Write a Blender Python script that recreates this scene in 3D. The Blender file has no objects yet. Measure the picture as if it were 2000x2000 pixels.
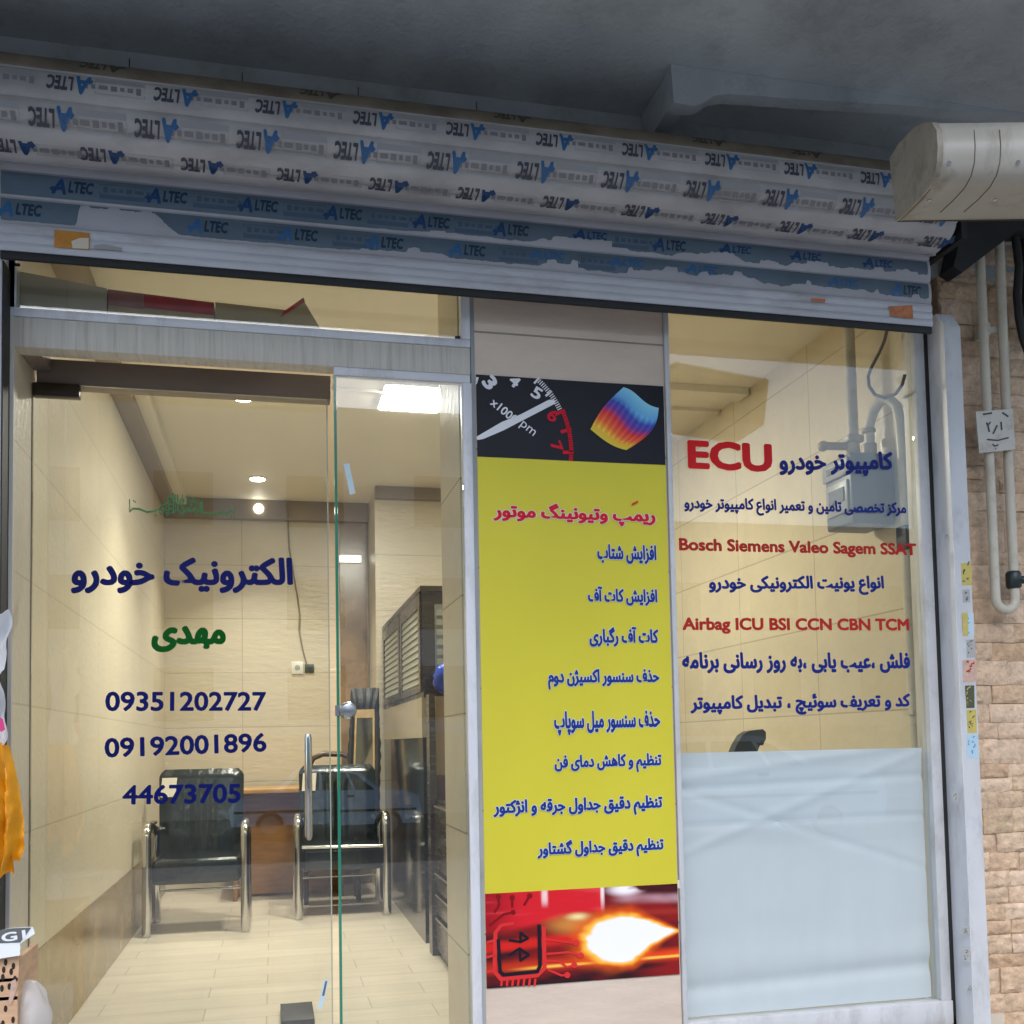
import bpy, bmesh, math, random
from mathutils import Vector, Matrix
R = math.radians
SC = bpy.context.scene
COL = SC.collection
random.seed(7)

# ------------------------------------------------------------------ camera
CAMP = Vector((0.8116, -3.5601, 1.1))
YAW, PITCH, ROLL, FPX, PPY = 0.22929, 0.05602, -0.01931, 2006.8, 1336.5
_f0 = Vector((math.sin(YAW), math.cos(YAW), 0)); _r0 = Vector((math.cos(YAW), -math.sin(YAW), 0)); _u0 = Vector((0, 0, 1))
FW = _f0*math.cos(PITCH) + _u0*math.sin(PITCH); _u1 = _u0*math.cos(PITCH) - _f0*math.sin(PITCH)
RT = _r0*math.cos(ROLL) + _u1*math.sin(ROLL); UP = _u1*math.cos(ROLL) - _r0*math.sin(ROLL)
cam = bpy.data.cameras.new('camera'); camo = bpy.data.objects.new('camera', cam); COL.objects.link(camo)
cam.sensor_fit = 'HORIZONTAL'; cam.sensor_width = 36; cam.lens = 36*FPX/2000; cam.shift_y = (PPY-1000)/2000
cam.clip_start = 0.05; cam.clip_end = 500
m = Matrix((RT, UP, -FW)).transposed().to_4x4(); m.translation = CAMP; camo.matrix_world = m
SC.camera = camo

# ------------------------------------------------------------------ sky, sun, exposure
SUN_E, SUN_ROT = R(48), R(190)
w = bpy.data.worlds.new('World'); SC.world = w; w.use_nodes = True
nt = w.node_tree; bg = nt.nodes['Background']; sky = nt.nodes.new('ShaderNodeTexSky')
sky.sky_type = 'NISHITA'; sky.sun_disc = False; sky.sun_elevation = SUN_E; sky.sun_rotation = SUN_ROT
sky.air_density = 1.0; sky.dust_density = 1.9; sky.ozone_density = 1.0
nt.links.new(sky.outputs[0], bg.inputs[0]); bg.inputs[1].default_value = 0.15
sl = bpy.data.lights.new('sun', 'SUN'); sl.energy = 0.8; sl.angle = R(60); sl.color = (1, .98, .95)
so = bpy.data.objects.new('sun', sl); COL.objects.link(so); so.rotation_euler = (R(90)-SUN_E, 0, R(-10)); so.location = (0, -8, 9)
SC.view_settings.view_transform = 'Standard'; SC.view_settings.look = 'None'
SC.view_settings.exposure = 1.2; SC.view_settings.gamma = 1
LAMP = 0.50

# ------------------------------------------------------------------ helpers
def ray(px, py): return FW*FPX + RT*(px-1000) - UP*(py-PPY)
def at(px, py, ax, val):
    d = ray(px, py); t = (val-CAMP[ax])/d[ax]; return CAMP + d*t
def proj(P):
    v = Vector(P)-CAMP; z = v.dot(FW); return 1000+FPX*v.dot(RT)/z, PPY-FPX*v.dot(UP)/z
K = 700/1932
def crop(o, x, y): return (o[0]+x*K, o[1]+y*K)
c1, c2, c3, c4 = (0, 0), (650, 0), (1300, 0), (0, 650)
d1, d2, d3, d4, d5 = (600, 650), (1300, 650), (0, 1300), (600, 1300), (1300, 1300)
def cat_(o, x, y, ax, val): return at(*crop(o, x, y), ax, val)

def nmat(name):
    m = bpy.data.materials.new(name); m.use_nodes = True
    return m, m.node_tree.nodes, m.node_tree.links, m.node_tree.nodes['Principled BSDF']
def mat(name, col, rough=.5, metal=0, var=0, vs=6, bump=0, bs=40, spec=.5, stretch=(1, 1, 1), dirt=0, ds=3, dcol=(.05, .045, .04), trans=0, coat=0):
    m, N, L, P = nmat(name)
    P.inputs['Roughness'].default_value = rough; P.inputs['Metallic'].default_value = metal
    P.inputs['Specular IOR Level'].default_value = spec; P.inputs['Coat Weight'].default_value = coat
    P.inputs['Base Color'].default_value = (*col, 1)
    tc = N.new('ShaderNodeTexCoord'); mp = N.new('ShaderNodeMapping'); mp.inputs['Scale'].default_value = stretch
    L.new(tc.outputs['Object'], mp.inputs[0])
    out = None
    if var:
        n = N.new('ShaderNodeTexNoise'); n.inputs['Scale'].default_value = vs; n.inputs['Detail'].default_value = 6
        L.new(mp.outputs[0], n.inputs['Vector'])
        r = N.new('ShaderNodeMapRange'); r.inputs[1].default_value = .3; r.inputs[2].default_value = .7
        r.inputs[3].default_value = 1-var; r.inputs[4].default_value = 1+var
        L.new(n.outputs[0], r.inputs[0])
        mx = N.new('ShaderNodeVectorMath'); mx.operation = 'SCALE'; mx.inputs[0].default_value = col
        L.new(r.outputs[0], mx.inputs['Scale']); out = mx.outputs[0]
        L.new(out, P.inputs['Base Color'])
        r2 = N.new('ShaderNodeMapRange'); r2.inputs[3].default_value = max(.02, rough-.08); r2.inputs[4].default_value = min(1, rough+.1)
        L.new(n.outputs[0], r2.inputs[0]); L.new(r2.outputs[0], P.inputs['Roughness'])
    if dirt:
        n = N.new('ShaderNodeTexNoise'); n.inputs['Scale'].default_value = ds; n.inputs['Detail'].default_value = 10; n.inputs['Roughness'].default_value = .7
        L.new(mp.outputs[0], n.inputs['Vector'])
        r = N.new('ShaderNodeMapRange'); r.inputs[1].default_value = .5; r.inputs[2].default_value = .74; r.inputs[3].default_value = 0; r.inputs[4].default_value = dirt
        L.new(n.outputs[0], r.inputs[0])
        mx = N.new('ShaderNodeMix'); mx.data_type = 'RGBA'; mx.inputs[6].default_value = (*col, 1); mx.inputs[7].default_value = (*dcol, 1)
        if out: L.new(out, mx.inputs[6])
        L.new(r.outputs[0], mx.inputs[0]); L.new(mx.outputs[2], P.inputs['Base Color'])
    if bump:
        n = N.new('ShaderNodeTexNoise'); n.inputs['Scale'].default_value = bs; n.inputs['Detail'].default_value = 5
        L.new(mp.outputs[0], n.inputs['Vector'])
        b = N.new('ShaderNodeBump'); b.inputs['Strength'].default_value = bump; b.inputs['Distance'].default_value = .01
        L.new(n.outputs[0], b.inputs['Height']); L.new(b.outputs[0], P.inputs['Normal'])
    if trans:
        P.inputs['Transmission Weight'].default_value = 0
        T = N.new('ShaderNodeBsdfTranslucent'); T.inputs[0].default_value = (*col, 1); mx = N.new('ShaderNodeMixShader'); mx.inputs[0].default_value = trans
        L.new(P.outputs[0], mx.inputs[1]); L.new(T.outputs[0], mx.inputs[2]); L.new(mx.outputs[0], N['Material Output'].inputs[0])
    return m
def emit(name, col, s):
    m, N, L, P = nmat(name)
    P.inputs['Base Color'].default_value = (.8, .8, .8, 1); P.inputs['Emission Color'].default_value = (*col, 1); P.inputs['Emission Strength'].default_value = s
    return m
def glass_mat(name, tint=(.94, .97, .95), dust=.012, refl=1.0):
    m, N, L, P = nmat(name); N.remove(P)
    g = N.new('ShaderNodeNewGeometry'); ior = N.new('ShaderNodeMapRange')
    ior.inputs[3].default_value = 1.52; ior.inputs[4].default_value = 1/1.52
    L.new(g.outputs['Backfacing'], ior.inputs[0])
    fr = N.new('ShaderNodeFresnel'); L.new(ior.outputs[0], fr.inputs[0])
    mu = N.new('ShaderNodeMath'); mu.operation = 'MULTIPLY'; mu.inputs[1].default_value = refl; L.new(fr.outputs[0], mu.inputs[0])
    t = N.new('ShaderNodeBsdfTransparent'); t.inputs[0].default_value = (*tint, 1)
    gl = N.new('ShaderNodeBsdfGlossy'); gl.inputs['Roughness'].default_value = 0
    mx = N.new('ShaderNodeMixShader'); L.new(mu.outputs[0], mx.inputs[0]); L.new(t.outputs[0], mx.inputs[1]); L.new(gl.outputs[0], mx.inputs[2])
    tc = N.new('ShaderNodeTexCoord'); n = N.new('ShaderNodeTexNoise'); n.inputs['Scale'].default_value = 3.5; n.inputs['Detail'].default_value = 8
    mp = N.new('ShaderNodeMapping'); mp.inputs['Scale'].default_value = (2.5, 1, .8); L.new(tc.outputs['Object'], mp.inputs[0]); L.new(mp.outputs[0], n.inputs['Vector'])
    r = N.new('ShaderNodeMapRange'); r.inputs[1].default_value = .4; r.inputs[2].default_value = .8; r.inputs[3].default_value = dust*.3; r.inputs[4].default_value = dust*3
    L.new(n.outputs[0], r.inputs[0])
    d = N.new('ShaderNodeBsdfDiffuse'); d.inputs[0].default_value = (.7, .72, .72, 1)
    m2 = N.new('ShaderNodeMixShader'); L.new(r.outputs[0], m2.inputs[0]); L.new(mx.outputs[0], m2.inputs[1]); L.new(d.outputs[0], m2.inputs[2])
    L.new(m2.outputs[0], N['Material Output'].inputs[0])
    return m
def tile_mat(name, U, V, tw, th, col, col2, grout, ou=0, ov=0, offset=0., rough=.3, mortar=.004, bump=.25, bs=14, var=.12, bstretch=(1, 1, 1), vs=3, spec=.5):
    """tiles in world axes U,V (0,1,2)"""
    m, N, L, P = nmat(name)
    tc = N.new('ShaderNodeTexCoord'); sx = N.new('ShaderNodeSeparateXYZ'); L.new(tc.outputs['Object'], sx.inputs[0])
    cx = N.new('ShaderNodeCombineXYZ')
    for k, (A, o) in enumerate(((U, ou), (V, ov))):
        a = N.new('ShaderNodeMath'); a.operation = 'SUBTRACT'; a.inputs[1].default_value = o
        L.new(sx.outputs[A], a.inputs[0]); L.new(a.outputs[0], cx.inputs[k])
    b = N.new('ShaderNodeTexBrick'); b.offset = offset; b.offset_frequency = 2; b.squash = 1
    b.inputs['Scale'].default_value = 1; b.inputs['Mortar Size'].default_value = mortar; b.inputs['Mortar Smooth'].default_value = .3
    b.inputs['Brick Width'].default_value = tw; b.inputs['Row Height'].default_value = th; b.inputs['Bias'].default_value = 0
    b.inputs['Color1'].default_value = (*col, 1); b.inputs['Color2'].default_value = (*col2, 1); b.inputs['Mortar'].default_value = (*grout, 1)
    L.new(cx.outputs[0], b.inputs['Vector'])
    mp = N.new('ShaderNodeMapping'); mp.inputs['Scale'].default_value = bstretch; L.new(tc.outputs['Object'], mp.inputs[0])
    n = N.new('ShaderNodeTexNoise'); n.inputs['Scale'].default_value = vs; n.inputs['Detail'].default_value = 9; n.inputs['Roughness'].default_value = .65; n.inputs['Distortion'].default_value = .6
    L.new(mp.outputs[0], n.inputs['Vector'])
    r = N.new('ShaderNodeMapRange'); r.inputs[1].default_value = .3; r.inputs[2].default_value = .7; r.inputs[3].default_value = 1-var; r.inputs[4].default_value = 1+var
    L.new(n.outputs[0], r.inputs[0])
    mu = N.new('ShaderNodeVectorMath'); mu.operation = 'SCALE'; L.new(b.outputs['Color'], mu.inputs[0]); L.new(r.outputs[0], mu.inputs['Scale'])
    L.new(mu.outputs[0], P.inputs['Base Color'])
    P.inputs['Roughness'].default_value = rough; P.inputs['Specular IOR Level'].default_value = spec
    n2 = N.new('ShaderNodeTexNoise'); n2.inputs['Scale'].default_value = bs; n2.inputs['Detail'].default_value = 4; L.new(mp.outputs[0], n2.inputs['Vector'])
    iv = N.new('ShaderNodeMath'); iv.operation = 'MULTIPLY_ADD'; iv.inputs[1].default_value = -.6; L.new(b.outputs['Fac'], iv.inputs[0]); L.new(n2.outputs[0], iv.inputs[2])
    bp = N.new('ShaderNodeBump'); bp.inputs['Strength'].default_value = bump; bp.inputs['Distance'].default_value = .012
    L.new(iv.outputs[0], bp.inputs['Height']); L.new(bp.outputs[0], P.inputs['Normal'])
    return m

class MB:
    def __init__(s): s.v = []; s.f = []; s.m = []; s.sm = []; s.col = None
    def add(s, vs, fs, mi=0, smooth=False):
        o = len(s.v); s.v += [tuple(v) for v in vs]
        for f in fs: s.f.append(tuple(o+i for i in f)); s.m.append(mi); s.sm.append(smooth)
        return s
    def box(s, x0, x1, y0, y1, z0, z1, mi=0, bev=0, seg=2, rot=None):
        if bev <= 0:
            vs = [(x, y, z) for x in (x0, x1) for y in (y0, y1) for z in (z0, z1)]
            fs = [(0, 1, 3, 2), (4, 6, 7, 5), (0, 4, 5, 1), (2, 3, 7, 6), (0, 2, 6, 4), (1, 5, 7, 3)]
            sm = False
        else:
            bm = bmesh.new(); bmesh.ops.create_cube(bm, size=1)
            for v in bm.verts: v.co = Vector(((x0+x1)/2+v.co.x*(x1-x0), (y0+y1)/2+v.co.y*(y1-y0), (z0+z1)/2+v.co.z*(z1-z0)))
            bmesh.ops.bevel(bm, geom=bm.edges[:]+bm.verts[:], offset=bev, segments=seg, profile=.5, affect='EDGES')
            bm.verts.index_update(); vs = [v.co.copy() for v in bm.verts]; fs = [tuple(v.index for v in f.verts) for f in bm.faces]; bm.free(); sm = True
        if rot is not None: vs = [rot @ Vector(v) for v in vs]
        return s.add(vs, fs, mi, sm)
    def tube(s, path, r, seg=12, mi=0, caps=True, rr=None):
        path = [Vector(p) for p in path]; n = len(path); ring = []
        up = None; vs = []; fs = []
        for i, p in enumerate(path):
            t = (path[min(i+1, n-1)]-path[max(i-1, 0)]).normalized()
            if up is None:
                a = Vector((0, 0, 1)) if abs(t.z) < .9 else Vector((1, 0, 0)); up = (a - t*a.dot(t)).normalized()
            else:
                up = (up - t*up.dot(t)).normalized()
            b = t.cross(up); q = rr[i] if rr else r
            for k in range(seg):
                an = 2*math.pi*k/seg; vs.append(p + up*math.cos(an)*q + b*math.sin(an)*q)
        for i in range(n-1):
            for k in range(seg):
                fs.append((i*seg+k, i*seg+(k+1) % seg, (i+1)*seg+(k+1) % seg, (i+1)*seg+k))
        s.add(vs, fs, mi, True)
        if caps:
            s.add(vs[:seg], [tuple(range(seg))[::-1]], mi); s.add(vs[-seg:], [tuple(range(seg))], mi)
        return s
    def cyl(s, a, b, r, seg=20, mi=0): return s.tube([a, b], r, seg, mi)
    def prism(s, pts, d, mi=0):
        """closed outline pts (3D, planar) swept by d"""
        n = len(pts); d = Vector(d); P = [Vector(p) for p in pts]; Q = [p+d for p in P]
        s.add(P, [tuple(range(n))], mi); s.add(Q, [tuple(range(n))[::-1]], mi)
        for i in range(n):
            j = (i+1) % n; s.add([P[i], Q[i], Q[j], P[j]], [(0, 1, 2, 3)], mi)
        return s
    def grid(s, fn, nu, nv, mi=0, smooth=True):
        vs = [fn(i/nu, j/nv) for j in range(nv+1) for i in range(nu+1)]
        fs = [(j*(nu+1)+i, j*(nu+1)+i+1, (j+1)*(nu+1)+i+1, (j+1)*(nu+1)+i) for j in range(nv) for i in range(nu)]
        return s.add(vs, fs, mi, smooth)
    def ball(s, c, r, mi=0, sc=(1, 1, 1), nu=16, nv=10):
        def fn(u, v):
            a = u*2*math.pi; b = (v-.5)*math.pi
            return (c[0]+r*sc[0]*math.cos(a)*math.cos(b), c[1]+r*sc[1]*math.sin(a)*math.cos(b), c[2]+r*sc[2]*math.sin(b))
        return s.grid(fn, nu, nv, mi)
def obj(name, mb, mats, parent=None, cols=None, label=None):
    off = Vector((0, 0, 0))
    p = parent
    while p is not None: off += p.location; p = p.parent
    me = bpy.data.meshes.new(name); me.from_pydata([tuple(Vector(v)-off) for v in mb.v], [], mb.f)
    mats = mats if isinstance(mats, (list, tuple)) else [mats]
    for mm in mats: me.materials.append(mm)
    me.polygons.foreach_set('material_index', mb.m); me.polygons.foreach_set('use_smooth', mb.sm)
    if cols is not None:
        a = me.color_attributes.new('print', 'FLOAT_COLOR', 'POINT')
        for i, c in enumerate(cols): a.data[i].color = (*c, 1)
    bm = bmesh.new(); bm.from_mesh(me); bmesh.ops.remove_doubles(bm, verts=bm.verts, dist=1e-6) if cols is None and len(mb.f) < 60000 and not getattr(mb, 'keep', False) else None
    if not getattr(mb, 'keep', False): bmesh.ops.recalc_face_normals(bm, faces=bm.faces)
    bm.to_mesh(me); bm.free()
    try: me.set_sharp_from_angle(angle=R(40))
    except Exception: pass
    o = bpy.data.objects.new(name, me); COL.objects.link(o)
    if parent is not None: o.parent = parent
    if label: o['label'] = label
    return o
def tag(o, label, cat, group=None, kind=None):
    o['label'] = label
    if cat: o['category'] = cat
    if group: o['group'] = group
    if kind: o['kind'] = kind
    return o
def thing(name, label, cat, loc=(0, 0, 0), rz=0, group=None):
    o = bpy.data.objects.new(name, None); COL.objects.link(o); o.location = loc; o.rotation_euler = (0, 0, rz); o.empty_display_size = .1
    return tag(o, label, cat, group)
def arc(c, r, a0, a1, n, ax):
    """points on an arc, ax = pair of unit vectors"""
    return [Vector(c)+ax[0]*r*math.cos(a0+(a1-a0)*i/n)+ax[1]*r*math.sin(a0+(a1-a0)*i/n) for i in range(n+1)]
X_, Y_, Z_ = Vector((1, 0, 0)), Vector((0, 1, 0)), Vector((0, 0, 1))

# ---- lettering
FORMS = {'ا': (0xFE8D, 0xFE8E), 'آ': (0xFE81, 0xFE82), 'د': (0xFEA9, 0xFEAA), 'ذ': (0xFEAB, 0xFEAC), 'ر': (0xFEAD, 0xFEAE), 'ز': (0xFEAF, 0xFEB0),
         'ژ': (0xFB8A, 0xFB8B), 'و': (0xFEED, 0xFEEE)}
for ch, b in {'ب': 0xFE8F, 'پ': 0xFB56, 'ت': 0xFE95, 'ج': 0xFE9D, 'چ': 0xFB7A, 'ح': 0xFEA1, 'خ': 0xFEA5, 'س': 0xFEB1, 'ش': 0xFEB5, 'ص': 0xFEB9, 'ظ': 0xFEC5,
              'ع': 0xFEC9, 'ف': 0xFED1, 'ق': 0xFED5, 'ک': 0xFB8E, 'گ': 0xFB92, 'ل': 0xFEDD, 'م': 0xFEE1, 'ن': 0xFEE5, 'ه': 0xFEE9, 'ی': 0xFBFC, 'ئ': 0xFE89}.items():
    FORMS[ch] = (b, b+1, b+2, b+3)
def shape_fa(s):
    out = []
    for i, ch in enumerate(s):
        f = FORMS.get(ch)
        if not f: out.append(ch); continue
        prv = i > 0 and s[i-1] in FORMS and len(FORMS[s[i-1]]) == 4
        nxt = len(f) == 4 and i+1 < len(s) and s[i+1] in FORMS
        k = (3 if nxt else 1) if prv else (2 if nxt else 0)
        out.append(chr(f[k]))
    return ''.join(reversed(out))
_tc = {}
def text2d(s, off=0., shear=0., res=3, step=0.):
    """outline text -> (verts2D+layer, faces), islands on slightly different layers"""
    key = (s, off, shear, res, step)
    if key in _tc: return _tc[key]
    c = bpy.data.curves.new('t', 'FONT'); c.body = s; c.size = 1; c.offset = off; c.shear = shear; c.resolution_u = res
    o = bpy.data.objects.new('t', c); COL.objects.link(o)
    dg = bpy.context.evaluated_depsgraph_get(); dg.update()
    me = bpy.data.meshes.new_from_object(o.evaluated_get(dg))
    bm = bmesh.new(); bm.from_mesh(me)
    if step:
        for k_ in range(-2, 12): bmesh.ops.bisect_plane(bm, geom=bm.verts[:]+bm.edges[:]+bm.faces[:], plane_co=(0, k_*step+.013, 0), plane_no=(0, 1, 0))
    bm.verts.ensure_lookup_table(); bm.verts.index_update()
    lay = [-1]*len(bm.verts); k = 0
    for v in bm.verts:
        if lay[v.index] >= 0: continue
        st = [v]; lay[v.index] = k
        while st:
            a = st.pop()
            for e in a.link_edges:
                b = e.other_vert(a)
                if lay[b.index] < 0: lay[b.index] = k; st.append(b)
        k += 1
    V = [(v.co.x, v.co.y, lay[v.index]) for v in bm.verts]; F = [tuple(v.index for v in f.verts) for f in bm.faces]
    bm.free(); bpy.data.objects.remove(o); bpy.data.curves.remove(c); bpy.data.meshes.remove(me)
    _tc[key] = (V, F); return V, F
def ring(r, n=8, asp=1.): return ((0, 0),)+tuple((r*asp*math.cos(2*math.pi*k/n+.39), r*math.sin(2*math.pi*k/n+.39)) for k in range(n)) if r else ((0, 0),)
def put_text(mb, s, X0, X1, Z0, Z1, Y, bold=0., shear=0., rot=0., mi=0, halo=None, fa=False, asp=1.):
    """lettering filling the box X0..X1, Z0..Z1 on the plane Y (facing -Y); strokes thickened by stacked shifted layers"""
    if fa: s = shape_fa(s)
    V, F = text2d(s, 0., shear)
    xs = [v[0] for v in V]; ys = [v[1] for v in V]
    a0, a1, b0, b1 = min(xs)-bold*asp, max(xs)+bold*asp, min(ys)-bold, max(ys)+bold
    sx = (X1-X0)/(a1-a0); sz = (Z1-Z0)/(b1-b0); cx, cz = (X0+X1)/2, (Z0+Z1)/2
    jobs = []
    if halo: jobs.append((halo[1], 0., ring(bold+halo[0], 10, asp)))
    jobs.append((mi, .0009 if halo else 0., ring(bold, 8, asp)))
    for mm, dy, nb in jobs:
        for q, (nx, nz) in enumerate(nb):
            vs = []
            for x, y, l in V:
                px = (x+nx-(a0+a1)/2)*sx; pz = (y+nz-(b0+b1)/2)*sz
                if rot: px, pz = px*math.cos(rot)-pz*math.sin(rot), px*math.sin(rot)+pz*math.cos(rot)
                vs.append((cx+px, Y-dy-.000045*(l % 9)-.00045*q/11-.0000037*(l % 7), cz+pz))
            mb.add(vs, F, mm)
    mb.keep = True
    return mb
def text_px(mb, s, o, x0, y0, x1, y1, Y, slope=None, **kw):
    """box given in crop coordinates of the survey, turned into a box on the plane Y"""
    p0 = crop(o, x0, y0); p1 = crop(o, x1, y1); mx, my = (p0[0]+p1[0])/2, (p0[1]+p1[1])/2
    A = at(p0[0], my, 1, Y); B = at(p1[0], my, 1, Y); C_ = at(mx, my, 1, Y)
    q0 = proj((A.x, Y, C_.z)); q1 = proj((B.x, Y, C_.z)); sl = (q1[1]-q0[1])/(q1[0]-q0[0])
    rot = 0.
    if slope is not None: rot = -(slope-sl); sl = slope
    h = (p1[1]-p0[1]) - abs(sl)*(p1[0]-p0[0])*.85
    zt = at(mx, my-h/2, 1, Y).z; zb = at(mx, my+h/2, 1, Y).z
    return put_text(mb, s, A.x, B.x, zb, zt, Y, rot=rot, **kw)

# ------------------------------------------------------------------ materials
M = {}
WALLC = (.60, .525, .395); WALLC2 = (.575, .50, .375); GROUT = (.30, .25, .18)
M['tile_left'] = tile_mat('glazed beige wall tile', 1, 2, .84, .4275, WALLC, WALLC2, (.46, .40, .30), ou=-.01, ov=.4-.0005, rough=.3, bump=.3, bs=34, var=.05)
M['tile_right'] = tile_mat('glazed cream wall tile', 1, 2, .84, .4275, (.66, .59, .43), (.63, .56, .41), (.45, .39, .29), ou=.16, ov=.35, rough=.25, bump=.25, bs=22, var=.06)
M['tile_back'] = tile_mat('relief beige wall tile', 0, 2, .855, .4275, WALLC, WALLC2, (.43, .37, .28), ou=.58, ov=.4, rough=.35, bump=.3, bs=16, var=.05, bstretch=(.6, 1, 2.5))
M['tile_pillar'] = tile_mat('crumpled relief stone tile', 0, 2, 1.2, .43, (.61, .51, .42), (.58, .485, .395), (.28, .23, .18), ou=1.3, ov=2.581-.43*8, rough=.45, bump=.55, bs=9, var=.10, bstretch=(.6, 1, 1.6))
M['floor'] = tile_mat('cream plank floor tile', 0, 1, .68, .2, (.58, .51, .41), (.53, .465, .37), (.33, .28, .22), ou=.1, ov=.03, offset=.37, rough=.28, mortar=.003, bump=.06, var=.12, vs=2.2, bstretch=(.6, 4, 1))
M['marble'] = mat('brown polished marble', (.23, .15, .08), .25, var=.45, vs=3.5, bump=.02)
M['marble2'] = mat('olive brown marble', (.25, .18, .09), .2, var=.3, vs=4)
M['ceil'] = mat('warm white ceiling paint', (.78, .73, .61), .6, var=.03, vs=2, bump=.05, bs=60)
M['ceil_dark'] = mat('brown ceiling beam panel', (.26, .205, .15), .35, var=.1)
M['concrete'] = mat('grey painted concrete', (.37, .41, .43), .8, var=.2, vs=2.2, bump=.5, bs=45, dirt=.6, ds=4.5, dcol=(.19, .21, .22))
M['lintel'] = mat('grey rendered lintel', (.35, .385, .39), .85, var=.12, vs=3, bump=.3, bs=30, dirt=.5, ds=5, dcol=(.1, .1, .08))
M['alu'] = mat('white coated aluminium', (.62, .64, .68), .38, var=.06, vs=5, dirt=.55, ds=9, dcol=(.25, .24, .22), stretch=(1, 1, .35))
M['alu2'] = mat('grey white aluminium', (.52, .54, .56), .4, var=.08, vs=7, dirt=.5, ds=11, dcol=(.22, .2, .18), stretch=(1, 1, .5))
M['beam'] = mat('grey beige brushed aluminium', (.55, .52, .46), .45, var=.09, vs=8, stretch=(6, 1, .25), dirt=.6, ds=10, dcol=(.2, .18, .15))
M['beam_brown'] = mat('brown grey door head', (.19, .155, .13), .45, var=.06)
M['black'] = mat('black rubber', (.012, .013, .014), .6)
M['blackplate'] = mat('black sheet metal', (.012, .013, .015), .5, var=.2)
M['glass'] = glass_mat('clear door glass', dust=.006, refl=1.95)
M['glass_win'] = glass_mat('clear window glass', tint=(.95, .96, .92), dust=.008, refl=1.1)
M['glass_edge'] = mat('green glass edge', (.015, .20, .13), .15, coat=.5)
M['film_grey'] = mat('dull film on shutter slat', (.41, .41, .415), .3, var=.2, vs=7, stretch=(.5, 1, 1), bump=.4, bs=18, dirt=.55, ds=5, dcol=(.19, .18, .165))
M['film_tan_shade'] = mat('dirty film with painted tan shade', (.17, .14, .10), .6, var=.3, vs=8, dirt=.6, ds=5)  # tan tone paints in the shade of the slat turning away
M['film_blue'] = mat('blue grey film on shutter slat', (.095, .14, .19), .42, var=.14, vs=9, stretch=(.6, 1, 1), bump=.2, bs=25)
M['film_box'] = mat('grey print on film', (.33, .335, .355), .45)
M['film_box2'] = mat('dark grey print on film', (.2, .2, .225), .45)
M['film_bbox'] = mat('blue grey print on film', (.055, .095, .15), .45)
M['ink_navy'] = mat('navy ink', (.05, .055, .085), .4)
M['ink_blue'] = mat('bright blue ink', (.025, .12, .30), .4)
M['ink_dblue'] = mat('deep blue ink', (.004, .045, .15), .4)
M['ink_teal'] = mat('teal navy ink', (.006, .03, .07), .4)
M['slat'] = mat('grey white shutter slat', (.40, .41, .45), .4, var=.10, vs=5, stretch=(.4, 1, 1), dirt=.5, ds=8, dcol=(.25, .24, .24))
M['slat_bar'] = mat('white aluminium bottom bar', (.52, .54, .59), .36, var=.12, vs=6, stretch=(.3, 1, 1), dirt=.75, ds=10, dcol=(.3, .29, .28))
M['v_blue'] = mat('blue vinyl', (.003, .008, .11), .35, spec=.12)
M['v_green'] = mat('green vinyl', (.0, .09, .008), .35, spec=.12)
M['v_red'] = mat('red vinyl', (.62, .012, .015), .3, spec=.12)
M['v_red2'] = mat('dull red vinyl', (.40, .022, .018), .35, spec=.12)
M['v_blue2'] = mat('royal blue vinyl', (.008, .022, .19), .35, spec=.12)
M['b_yellow'] = mat('yellow banner vinyl', (.60, .545, .04), .45, var=.05, vs=2, bump=.25, bs=3.5, spec=.25, stretch=(1, 1, .5))
M['b_black'] = mat('black banner print', (.008, .009, .016), .4, bump=.3, bs=5, spec=.2)
M['b_blue'] = mat('banner blue ink', (.012, .04, .25), .4, spec=.12)
M['b_red'] = mat('banner red ink', (.60, .01, .03), .4, spec=.12)
M['b_white'] = mat('banner white ink', (.72, .74, .78), .4, spec=.12)
M['b_halo'] = mat('banner pale outline', (.66, .68, .60), .4, spec=.12)
def vcol(name, rough):
    m, N, L, P = nmat(name); a = N.new('ShaderNodeVertexColor'); a.layer_name = 'print'
    L.new(a.outputs[0], P.inputs['Base Color']); P.inputs['Roughness'].default_value = rough; P.inputs['Specular IOR Level'].default_value = .2; return m
M['print'] = vcol('printed picture', .35)
M['paper'] = mat('white paper sheet', (.63, .70, .86), .55, var=.015, vs=2)
M['vinyl'] = mat('black vinyl upholstery', (.007, .010, .008), .2, bump=.3, bs=22, spec=.5)
M['chrome'] = mat('chrome tube', (.62, .61, .58), .14, metal=1)
M['chrome2'] = mat('brushed steel', (.5, .52, .55), .25, metal=1)
M['paperlabel'] = mat('cream paper label', (.68, .62, .5), .6)
M['wood'] = mat('orange brown wood', (.27, .125, .035), .4, var=.2, vs=6, stretch=(1, 1, 6))
M['woodtop'] = mat('light brown wood top', (.45, .25, .09), .35, var=.15, vs=5)
M['brownwood'] = mat('dark brown wood', (.07, .035, .018), .35, var=.2)
M['wenge'] = mat('dark wenge laminate', (.045, .033, .024), .25, var=.2, vs=5, stretch=(1, 1, 8))
M['gloss'] = mat('gloss black panel', (.012, .011, .010), .08)
M['blind'] = mat('pale louvre blind', (.36, .355, .28), .5)
M['blind_gap'] = mat('grey louvre gap', (.22, .22, .17), .5)
M['cream'] = mat('cream panel', (.42, .36, .26), .3, var=.04)
M['tanpanel'] = mat('tan wood panel', (.33, .22, .12), .3, var=.1, vs=4)
M['redbrown'] = mat('red brown panel', (.09, .03, .022), .4)
M['gold'] = mat('dull gold frame', (.42, .27, .09), .4, var=.2, vs=20)
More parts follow.
